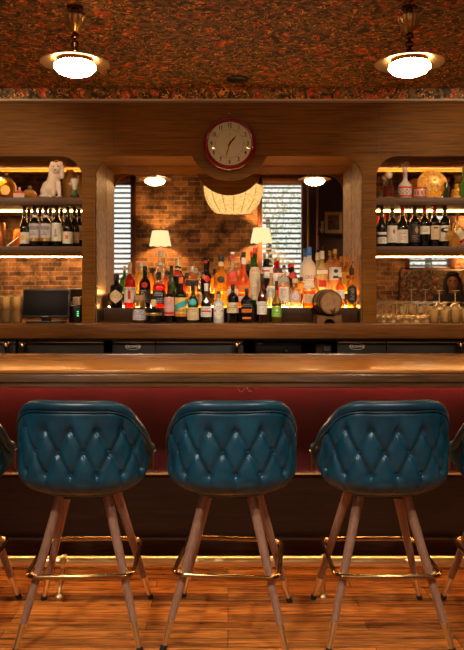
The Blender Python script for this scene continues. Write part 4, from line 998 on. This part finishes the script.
# ------------------------------------------------------------------ upper right shelf
t, r, h = lathe_thing('red_decanter', 'small decanter of red liquid with cream ball stopper', 'decanter', 388.6, 178, 11, 0, [(.75, 0), (1, .12), (1, .38), (.85, .6), (.5, .82), (.42, 1)], [BODY['red'], CLEAR], base=ZS1, d=5.1, mifun=lambda q: 1 if q > .62 else 0)
b = new(); lathe(b, [(.014, h*.98), (.024, h+.006), (.028, h+.02), (.026, h+.035), (.018, h+.042), (0, h+.044)], 18); obj('stopper', b, P('cream_stopper', (.8, .62, .4), .3), t)
b = new(); lathe(b, [(r*.95, 0), (r*1.02, .004), (r*.9, .010)], 22); obj('foot', b, INK['g'], t)
t, r, h = lathe_thing('painted_decanter', 'white ceramic decanter painted with orange and blue diamonds', 'decanter', 405.2, 168, 13.5, 0, [(.92, 0), (1, .02), (1, .40), (.9, .46), (.45, .56), (.34, .62), (.30, .9), (.42, .93), (.42, 1)], BODY['white'], base=ZS1, d=5.1)
b = new()
for j, (z0, z1) in enumerate(((.04, .10), (.32, .38))): patch(b, r, 2, h*z0, h*z1, -88, 88, IK.index('r'), .0008)
for k in range(-2, 3): patch(b, r, 2, h*.11, h*.31, k*34-16, k*34+16, IK.index('o' if k % 2 else 'b'), .0012, 'diamond'); patch(b, r, 2, h*.16, h*.26, k*34-8, k*34+8, IK.index('w'), .0018, 'diamond')
obj('painted_pattern', b, IM, t); b = new()
for k in range(-2, 3): patch(b, r*.34, 2, h*(.66+.04*(k+2)), h*(.68+.04*(k+2)), -88, 88, IK.index('b' if k % 2 else 'r'), .001)
obj('neck_bands', b, IM, t)
b = new(); lathe(b, [(.010, h), (.012, h+.008), (.030, h+.026), (.028, h+.042), (.014, h+.048), (0, h+.048)], 16, n=3); obj('glass_stopper', b, CLEAR, t)
t, r, h = lathe_thing('red_tin', 'short round tin with red and white pattern in front of the gold plate', 'tin', 420.3, 189.5, 12.6, 0, [(.98, 0), (1, .03), (1, 1)], P('tin_cream', (.78, .62, .50), .35, .2), base=ZS1, d=5.05)
b = new(); lathe(b, [(r*1.03, h), (r*1.03, h+.010), (r*.98, h+.012), (0, h+.012)], 28); obj('lid', b, INK['r'], t)
b = new()
for k in range(-2, 3): patch(b, r, 2, h*.3, h*.8, k*34-7, k*34+7, IK.index('r'), .0008)
patch(b, r, 2, h*.02, h*.15, -88, 88, IK.index('r')); obj('tin_print', b, IM, t)
R0 = 15.3*5.2/F; mt = Matrix.Translation((0, 0, R0)) @ Matrix.Rotation(math.radians(78), 4, 'X')
pt = thing('gold_plate', 'round gold relief plate leaning on the mirror of the upper right shelf', 'plate', (WX(431.8, 5.22), 5.22, ZS1))
pl = P('gold_glaze', (.85, .45, .08), .3, .25, noise=.25, nscale=60)
b = new(); lathe(b, [(R0*.5, 0), (R0*.97, .014), (R0, .020), (R0*.96, .022), (R0*.72, .013), (R0*.68, .010), (0, .009)], 48, mat=mt)
for k in range(8): ball(b, mt @ Vector((R0*.80*math.cos(k*PI/4), R0*.80*math.sin(k*PI/4), .016)), .009, 10, mi=1)
for k in range(6): ball(b, mt @ Vector((R0*.42*math.cos(k*PI/3), R0*.42*math.sin(k*PI/3), .010)), .013, 10, mi=1)
ball(b, mt @ Vector((0, 0, .010)), .018, 12, mi=1); obj('plate_dish', b, [pl, P('plate_cream', (.95, .72, .30), .35)], pt)
for i, (x, top, lb) in enumerate(((446.2, 182, 'green cactus shaped bottle beside the gold plate'), (466, 166, 'large green ornament cut by the right edge on the upper shelf'))):
    lathe_thing('green_bottle', lb, 'bottle', x, top, 6 if i == 0 else 11, 0, [(.8, 0), (1, .1), (1, .4), (.55, .6), (.7, .8), (.6, .95), (0, 1)], BODY['green'] if i == 0 else P('green_glaze', (.10, .30, .04), .25), d=5.14 if i == 0 else 5.06, base=ZS1, ripple=(.08, 6), seg=36)
t, r, h = lathe_thing('gold_stack_ornament', 'gold stacked ring ornament with knob, right of the gold plate', 'ornament', 457.5, 184, 15, 0, [(1, 0), (1, .12), (.8, .18), (.9, .24), (.9, .36), (.7, .42), (.8, .48), (.75, .62), (.5, .68), (.35, .78), (.5, .88), (.3, 1)], P('gold_glaze', (.85, .45, .08), .3), d=5.12, base=ZS1)
# lower right shelf: glowing glass hand and bottle
d = 5.06; s = d/F; hd = thing('glass_hand', 'glowing cream glass hand ornament right of the wine bottles', 'ornament', (WX(454.5, d), d, ZS2))
u = lambda x, y, yy=0: ((x-454.5)*s, yy, (246.3-y)*s)
blobs('hand_body', [('c', u(454, 246), u(454.5, 240), .040, .034), ('s', u(454.5, 238.5), (.036, .020, .034)), ('c', u(451, 236), u(449.3, 230), .010, .009), ('c', u(449.3, 230), u(449.6, 225.5, -.008), .009, .008),
    ('c', u(453.6, 235), u(453.2, 228.5), .010, .009), ('c', u(453.2, 228.5), u(453.3, 223.5, -.008), .009, .008), ('c', u(456.2, 235), u(457, 229), .010, .009), ('c', u(457, 229), u(457.6, 225, -.008), .009, .008),
    ('c', u(458.6, 236.5), u(460.6, 231.5), .009, .008), ('c', u(460.6, 231.5), u(461.4, 228.5, -.006), .008, .007), ('c', u(450.5, 240), u(446.9, 237), .012, .010), ('c', u(446.9, 237), u(446, 233.5, -.01), .010, .008)], BODY['glow'], hd, .004, 3)
B('tall narrow bottle with pale neck behind the glass hand', 457.3, 'L', 213, 8, 'long', 'pale', 'c', 222, [], name='liquor_bottle', group=None, d=5.27, zb=ZS2)
b = new(); lathe(b, [(.033, 0), (.035, .004), (.035, .12), (.033, .124)], 24)
t = thing('tilted_can', 'tilted pale tin can at the right end of the wine shelf', 'can', (WX(467, 5.08), 5.08, ZS2+.022)); o = obj('can_body', b, M['paper'], t); o.rotation_euler = (0, math.radians(-38), 0)
b = new(); patch(b, .035, 2, .03, .05, -80, 80, IK.index('r')); patch(b, .035, 2, .06, .10, -80, 80, IK.index('c')); o2 = obj('can_label', b, IM, o)

# ------------------------------------------------------------------ payment screen, printer
d = 4.98; s = d/F
ps = thing('payment_screen', 'black tilted touch screen of the till on the left back counter', 'screen', (WX(46, d), d, ZC))
T = Matrix.Translation((0, 0, 0)) @ Matrix.Rotation(math.radians(-16), 4, 'X')
T = Matrix.Translation((0, -.02, 5*s)) @ Matrix.Rotation(math.radians(-14), 4, 'X')
b = new(); q_ = bmesh.new(); box(q_, -23.8*s, 23.8*s, -.012, .012, 0, 29.5*s, .006, seg=3); merge(b, q_, T); obj('housing', b, P('screen_bezel', (.03, .03, .032), .3), ps)
b = new(); q_ = bmesh.new(); box(q_, -22.4*s, 22.4*s, -.0135, -.0118, 2.4*s, 28*s, .001); merge(b, q_, T); obj('display', b, M['screen'], ps)
b = new(); q_ = bmesh.new(); box(q_, -3*s, 3*s, -.0139, -.0119, .9*s, 1.6*s); merge(b, q_, T); obj('maker_badge', b, INK['G'], ps)
b = new(); box(b, -18*s, 18*s, -.05, .07, 0, .012, .004); q_ = bmesh.new(); box(q_, -.03, .03, .012, .045, -.02, .10, .004); merge(b, q_, T); obj('stand', b, M['black'], ps)
d = 5.08; s = d/F
pp = thing('receipt_printer', 'small black receipt printer with green lights against the upright', 'printer', (WX(76, d), d, ZC))
b = new(); box(b, -5.6*s, 5.6*s, -.05, .07, 0, 17*s, .004); obj('housing', b, M['black'], pp)
b = new(); box(b, -5.9*s, -4.3*s, -.056, .02, 5*s, 21*s, .002); obj('card_reader', b, P('screen_bezel', (.03, .03, .032), .3), pp)
for z in (6.3, 8.3, 10.3):
    b = new(); box(b, 2.4*s, 4.1*s, -.052, -.049, z*s, (z+.9)*s); obj('indicator_light', b, EMI('green_led', (.1, 1, .25), 2.0), pp)
b = new(); box(b, -3*s, 4*s, -.03, .03, 0, 8*s, .002); o = tag(obj('paper_pack', b, P('cream_card', (.8, .6, .45), .6)), 'cream paper pack standing on the receipt printer', 'box'); o.location = (WX(76, 5.12), 5.14, ZC+17*s+.0005)

# ------------------------------------------------------------------ glassware
GL = LIQ('drinking_glass', (1.0, .95, .82), .70, .08, 1.3)
def coupe():
    t = thing('coupe_glass', '', 'glass', (0, 0, 0), 0, '')
    b = new(); lathe(b, [(.044, 0), (.045, .001), (.040, .018), (.030, .034), (.012, .045), (.004, .050)], 22); obj('bowl', b, GL, t)
    b = new(); lathe(b, [(.004, .048), (.0035, .09), (.005, .128)], 10); obj('stem', b, GL, t)
    b = new(); lathe(b, [(.005, .126), (.030, .132), (.034, .135), (.034, .137), (.0, .138)], 22); obj('foot', b, GL, t); return t
cp = coupe(); first = True; gn = 'upside down coupe glasses on the right back counter'
rows = [('front', 4.98, 10.9, 382.5, 5), ('middle', 5.09, 10.7, 386, 5), ('back', 5.20, 10.4, 382, 8), ('rearmost', 5.31, 10.2, 384, 9)]
ordn = ['first', 'second', 'third', 'fourth', 'fifth', 'sixth', 'seventh', 'eighth', 'ninth']
for rn, d, stp, x0, n in rows:
    for i in range(n):
        o = cp if first else dup(cp); first = False
        o.location = (WX(x0 + stp*i, d), d, ZC+.0005); o['group'] = gn
        o['label'] = 'upside down coupe glass, %s from the left in the %s row' % (ordn[i], rn)
def tumbler():
    t = thing('tumbler_glass', '', 'glass', (0, 0, 0), 0, '')
    b = new(); lathe(b, [(.030, .0), (.034, .004), (.037, .09), (.0355, .09), (.032, .012), (0, .010)], 24, ripple=(.03, 12)); obj('glass_wall', b, GL, t, ang=60); return t
tb = tumbler(); first = True
for r_, d in (('front', 4.98), ('back', 5.10)):
    for i in range(6):
        o = tb if first else dup(tb); first = False
        o.location = (WX(434 + 10.8*i, d), d, ZC+.0005); o['group'] = 'ribbed tumblers on the right back counter'
        o['label'] = 'ribbed clear tumbler, %s from the left in the %s row right of the coupes' % (ordn[i], r_)
for i, (x, dz) in enumerate(((441, .106), (457, .098))):
    o = dup(cp); o.location = (WX(x, 5.0), 5.04, ZC+.093); o['group'] = 'coupe glasses stacked over the tumblers'
    o['label'] = 'upside down coupe glass set on the tumblers, %s of the two' % ('left' if i == 0 else 'right')
for lv in (0, 1):
    for r_, d in (('front', 5.0), ('back', 5.12), ('rear', 5.24)):
        for i in range(5):
            o = dup(tb); o.location = (WX(17.0 - 10.8*i, d), d, ZC+.0005+lv*.0905); o['group'] = 'stacked tumblers left of the till screen'
            o['label'] = 'clear tumbler in the %s tier, %s row, %s leftward from the till screen' % ('lower' if lv == 0 else 'upper', r_, ordn[i])

# ================================================================== ROOM BEHIND THE CAMERA (seen in the mirrors)
DR = 2*DM - YF
def RX_(x, d): return (x-HX)*d/F
def sconce():
    t = thing('wall_sconce', '', 'wall lamp', (0, 0, 0), 0, 'shaded sconces on the brick wall')
    b = new(); lathe(b, [(.05, 0), (.05, .012), (.02, .02)], 20, mat=Matrix.Translation((0, .0, .10)) @ Matrix.Rotation(-PI/2, 4, 'X')); obj('back_plate', b, M['brass_d'], t)
    b = new(); tube(b, [(0, .01, .10), (0, .08, .16), (0, .16, .19), (0, .20, .17), (0, .20, .09)], .008, 8); obj('arm', b, M['brass_d'], t)
    b = new()
    seg = 40; rings = []
    for k, (r, z) in enumerate(((.185, -.13), (.165, -.02), (.135, .115))):
        rings.append([b.verts.new((r*math.cos(2*PI*i/seg), .20+r*math.sin(2*PI*i/seg), z - (.018*abs(math.sin(i*PI/5)) if k == 0 else 0))) for i in range(seg)])
    for k in range(2):
        for i in range(seg): b.faces.new((rings[k][i], rings[k][(i+1) % seg], rings[k+1][(i+1) % seg], rings[k+1][i]))
    obj('lamp_shade', b, M['shade'], t, ang=80); return t
sc = sconce()
for i, (x, z, lb) in enumerate(((RX_(160, 12.1), 2.28, 'glowing scalloped sconce on the brick, left of the rattan pendant'), (RX_(261.5, 12.1), 2.33, 'glowing scalloped sconce beside the middle blinded window'),
                                (4.25, 2.25, 'glowing scalloped sconce right of the right hand window'))):
    o = sc if i == 0 else dup(sc); o.location = (x, YF, z); o['label'] = lb
    L = bpy.data.lights.new('sconce_bulb', 'POINT'); L.energy = 75; L.color = (1, .55, .2); L.shadow_soft_size = .05
    lo = bpy.data.objects.new('sconce_bulb', L); COL.objects.link(lo); lo.location = (0, .20, -.02); lo.parent = o
# rattan pendant
ch = thing('rattan_pendant', 'large scalloped woven pendant lamp glowing over the dining room', 'ceiling lamp', (.075, 1.24, 2.45))
seg = 96; b = new(); rings = []
for r, z in ((.24, .0), (.29, .05), (.345, .13), (.385, .24), (.395, .34), (.30, .38), (.05, .40)):
    rings.append([b.verts.new((r*(1+.05*abs(math.sin(i*PI*8/seg)))*math.cos(2*PI*i/seg), r*(1+.05*abs(math.sin(i*PI*8/seg)))*math.sin(2*PI*i/seg), z)) for i in range(seg)])
for k in range(6):
    for i in range(seg): b.faces.new((rings[k][i], rings[k][(i+1) % seg], rings[k+1][(i+1) % seg], rings[k+1][i]))
m_, nt, out = newmat('woven_lit_shade')
e = N(nt, 'ShaderNodeEmission', i_Strength=1.5); nz = N(nt, 'ShaderNodeTexNoise', i_Scale=22.0, i_Detail=6.0); rp = N(nt, 'ShaderNodeValToRGB')
rp.color_ramp.elements[0].position = .35; rp.color_ramp.elements[0].color = (.80, .36, .08, 1); rp.color_ramp.elements[1].position = .6; rp.color_ramp.elements[1].color = (1, .60, .22, 1)
nt.links.new(nz.outputs['Fac'], rp.inputs[0]); nt.links.new(rp.outputs[0], e.inputs[0]); nt.links.new(e.outputs[0], out.inputs[0])
obj('woven_shade', b, m_, ch, ang=80)
b = new(); 
for k in range(16): 
    a = k*PI/8; tube(b, [(r*1.01*math.cos(a), r*1.01*math.sin(a), z) for r, z in ((.25, -.002), (.30, .05), (.358, .13), (.40, .24), (.41, .34), (.31, .382), (.05, .402))], .004, 6)
obj('ribs', b, M['brass_d'], ch)
b = new(); tube(b, [(0, 0, .39), (0, 0, CZ2-2.45)], .006, 6); obj('cord', b, M['black'], ch)
# picture frames on a ledge
xp, zp = RX_(334, 12.2), WZ(222, 12.2)
t = thing('framed_picture', 'small framed dark painting on the maroon wall by the window', 'picture', (xp, YF+.07, zp-.19))
b = new(); box(b, -.15, .15, 0, .02, 0, .37, .004); obj('frame', b, P('pale_gilt', (.50, .33, .17), .5), t)
b = new(); box(b, -.10, .10, .0201, .024, .06, .31); obj('canvas', b, P('dark_canvas', (.10, .05, .03), .6, noise=.9, nscale=14), t)
b = new(); box(b, xp-.28, xp+.20, YF+.05, YF+.16, zp-.225, zp-.195); tag(obj('wall_ledge', b, M['panelwood'], origin=(xp, YF+.05, zp-.21)), 'dark wooden ledge under the framed picture', 'shelf')
cf = thing('cat_figurine', 'small silvery cat figurine on the ledge left of the framed picture', 'figurine', (RX_(322.5, 12.2), YF+.11, zp-.195))
blobs('cat_body', [('s', (0, 0, .05), (.035, .03, .05)), ('s', (0, 0, .12), (.025, .025, .05)), ('s', (.0, .01, .185), (.028, .028, .026)), ('c', (-.015, .01, .2), (-.018, .01, .225), .009, .004), ('c', (.015, .01, .2), (.018, .01, .225), .009, .004), ('c', (-.02, -.01, .02), (-.05, 0, .10), .009, .007)], P('silver_blue', (.45, .5, .6), .3, .6), cf, .006)
# banquette in the same floral cloth below the right window
bq = thing('banquette', 'tall banquette upholstered in red floral cloth below the right window', 'bench', (3.45, YF+.3, 0))
b = new(); box(b, 2.95, 4.2, YF+.06, YF+.20, .45, 1.74, .03, seg=3); obj('backrest', b, M['floral_cloth'], bq, world=True)
b = new(); box(b, 2.95, 4.2, YF+.2, YF+.70, .38, .50, .03, seg=3); obj('seat', b, M['redvinyl'], bq, world=True)
b = new(); box(b, 2.97, 4.18, YF+.06, YF+.66, 0, .38); obj('base', b, M['panelwood'], bq, world=True)
# person standing by the dining room (seen in the right mirror)
px_, py_ = 2.70, 2.30
ph = thing('person', 'person with long dark hair and dark top, reflected in the right mirror', 'person', (px_, py_, 0), math.radians(14))
skin = P('skin', (.36, .19, .12), .5)
hp = [('s', (0, 0, 1.515), (.073, .088, .105)), ('s', (0, .055, 1.46), (.045, .045, .045)), ('s', (0, .098, 1.505), (.013, .020, .022)), ('s', (-.074, 0, 1.51), (.012, .018, .028)), ('s', (.074, 0, 1.51), (.012, .018, .028)),
      ('s', (0, .078, 1.467), (.024, .018, .009)), ('c', (0, -.012, 1.33), (0, .0, 1.44), .052, .047),
      ('s', (0, 0, 1.24), (.165, .095, .13)), ('s', (0, 0, 1.08), (.13, .085, .17)), ('s', (0, 0, .90), (.165, .11, .12)), ('s', (-.07, .075, 1.19), (.06, .045, .06)), ('s', (.07, .075, 1.19), (.06, .045, .06)),
      ('c', (-.09, 0, .86), (-.10, .01, .47), .085, .058), ('c', (-.10, .01, .47), (-.11, -.02, .08), .055, .036), ('s', (-.11, .05, .035), (.042, .115, .032)),
      ('c', (.09, 0, .86), (.11, .03, .47), .085, .058), ('c', (.11, .03, .47), (.12, -.01, .08), .055, .036), ('s', (.12, .06, .035), (.042, .115, .032))]
for sg in (-1, 1):
    sh, el, wr = Vector((sg*.175, 0, 1.30)), Vector((sg*.235, -.02, 1.04)), Vector((sg*.20, .12, .82))
    hp += [('c', (sg*.10, 0, 1.31), sh, .05, .05), ('c', sh, el, .045, .036), ('c', el, wr, .036, .024), ('s', wr+Vector((-sg*.004, .045, -.04)), (.018, .042, .040))]
    for k, (o1, ln) in enumerate(((-.030, .034), (-.010, .040), (.010, .038), (.028, .030))):
        a = wr + Vector((0, .075+o1*.3, -.065-o1*.6)); m1 = a + Vector((-sg*.004, ln*.75, -ln*.75)); hp += [('c', a, m1, .009, .0085), ('c', m1, m1+Vector((-sg*.012, ln*.3, -ln*.8)), .0085, .0075)]
    a = wr + Vector((-sg*.012, .035, -.015)); hp += [('c', a, a+Vector((-sg*.02, .03, -.005)), .010, .009), ('c', a+Vector((-sg*.02, .03, -.005)), a+Vector((-sg*.026, .058, -.02)), .009, .008)]
blobs('body', hp, skin, ph, .0075, 3)
blobs('hair', [('s', (0, -.018, 1.545), (.088, .092, .098)), ('c', (-.072, -.01, 1.53), (-.088, .015, 1.33), .036, .042), ('c', (.072, -.01, 1.53), (.088, .015, 1.33), .036, .042), ('c', (0, -.06, 1.53), (0, -.07, 1.30), .07, .075), ('s', (0, .040, 1.600), (.078, .050, .030))], P('dark_hair', (.014, .009, .007), .4), ph, .007, 3)
for sg in (-1, 1):
    b = new(); ball(b, (sg*.028, .078, 1.522), (.014, .010, .008), 12); obj('eye', b, P('eye_dark', (.03, .02, .015), .2), ph)
b = new(); ball(b, (0, .094, 1.467), (.022, .007, .0065), 12); obj('lips', b, P('lips', (.35, .08, .06), .4), ph)
blobs('shirt', [('s', (0, 0, 1.24), (.178, .108, .142)), ('s', (0, 0, 1.08), (.145, .10, .18)), ('s', (0, 0, .92), (.178, .123, .12)), ('s', (-.07, .075, 1.19), (.07, .055, .07)), ('s', (.07, .075, 1.19), (.07, .055, .07)),
    ('c', (-.10, 0, 1.31), (-.175, 0, 1.30), .058, .058), ('c', (.10, 0, 1.31), (.175, 0, 1.30), .058, .058), ('c', (-.175, 0, 1.30), (-.235, -.02, 1.04), .055, .045), ('c', (.175, 0, 1.30), (.235, -.02, 1.04), .055, .045)], P('dark_cloth', (.02, .02, .026), .8), ph, .010, 3)
blobs('trousers', [('s', (0, 0, .88), (.176, .12, .12)), ('c', (-.09, 0, .86), (-.10, .01, .47), .095, .070), ('c', (-.10, .01, .47), (-.11, -.02, .10), .068, .055), ('c', (.09, 0, .86), (.11, .03, .47), .095, .070), ('c', (.11, .03, .47), (.12, -.01, .10), .068, .055)], P('dark_trousers', (.02, .02, .03), .85), ph, .010, 3)

# unseen ceiling spotlights, added to brighten stools, brick, bottles and shelves
def spot(x, y, z, tgt, en, size, blend, col, label, flush=False):
    t = thing('added_spotlight', label, 'spotlight', (x, y, z), 0, 'added ceiling spotlights')
    if flush:
        b = new(); lathe(b, [(.05, -.008), (.052, 0), (.030, .0), (.030, -.004)], 24); obj('trim_ring', b, M['black'], t)
    else:
      b = new(); lathe(b, [(.045, -.10), (.048, -.09), (.048, -.02), (.03, 0)], 20); obj('lamp_can', b, M['black'], t)
      b = new(); cone(b, (0, 0, 0), (0, 0, .25 if z > 3 else .0201), .01, .01); obj('stem', b, M['black'], t)
    L = bpy.data.lights.new('spot_beam', 'SPOT'); L.energy = en; L.spot_size = math.radians(size); L.spot_blend = blend; L.color = col; L.shadow_soft_size = .02 if flush else .12
    o = bpy.data.objects.new('spot_beam', L); COL.objects.link(o); o.parent = t; o.location = (0, 0, -.03 if flush else -.13)
    o.rotation_euler = (Vector(tgt)-Vector((x, y, z-.13))).to_track_quat('-Z', 'Y').to_euler(); return t
spot(-1.5, .3, 3.95, (-.35, 3.0, .45), 370, 38, .8, (1, .93, .84), 'added black ceiling spotlight left over the dining room, aimed at the stools')
spot(1.5, .3, 3.95, (.5, 3.0, .45), 280, 38, .8, (1, .93, .84), 'added black ceiling spotlight right over the dining room, aimed at the stools')
spot(-2.6, 1.2, 3.95, (-3.0, YF, 1.35), 1300, 50, .9, (1, .62, .3), 'added black ceiling spotlight washing the left brick wall')  # added wash to lift the brick seen in the left mirror
spot(-.3, 1.0, 3.95, (-.5, YF, 1.3), 170, 60, .9, (1, .58, .26), 'added black ceiling spotlight washing the middle brick wall')
spot(2.7, 1.2, 3.95, (3.1, YF, 1.5), 260, 60, .9, (1, .62, .3), 'added black ceiling spotlight washing the right brick wall')

for x_, nm_ in ((-.75, 'left'), (.75, 'right')):  # added pair, hidden from view, brightening the bottle labels
    spot(x_, 2.95, 2.84, (x_*.35, 5.1, 1.38), 110, 40, .7, (1, .80, .58), 'small added black ceiling spotlight above the bar aimed at the bottles, %s one' % nm_, True)
for x_, nm_ in ((-1.7, 'left'), (1.7, 'right')):  # added pair, hidden from view, brightening the side shelves
    spot(x_, 2.95, 2.84, (x_, 5.0, 1.75), 95, 60, .7, (1, .74, .48), 'small added black ceiling spotlight above the bar aimed at the %s shelves' % nm_, True)

# ================================================================== CAMERA, WORLD
cam = bpy.data.cameras.new('camera'); co = bpy.data.objects.new('camera', cam); COL.objects.link(co); S.camera = co
co.location = (0, 0, H); co.rotation_euler = (PI/2, 0, 0)
cam.sensor_width = 36; cam.lens = 36*F/650; cam.shift_x = (232-HX)/650; cam.shift_y = -(325-HY)/650; cam.clip_start = .05
w = bpy.data.worlds.new('w'); S.world = w; w.use_nodes = True
bg = w.node_tree.nodes['Background']; bg.inputs[0].default_value = (.93, .97, 1.0, 1); bg.inputs[1].default_value = 1.5
S.view_settings.view_transform = 'Standard'; S.view_settings.look = 'None'; S.view_settings.gamma = 1.0; S.view_settings.exposure = 0.0
S.view_settings.use_curve_mapping = False
S.cycles.transparent_max_bounces = 48; S.cycles.max_bounces = 12; S.cycles.diffuse_bounces = 4; S.cycles.glossy_bounces = 5
S.cycles.sample_clamp_indirect = 6.0
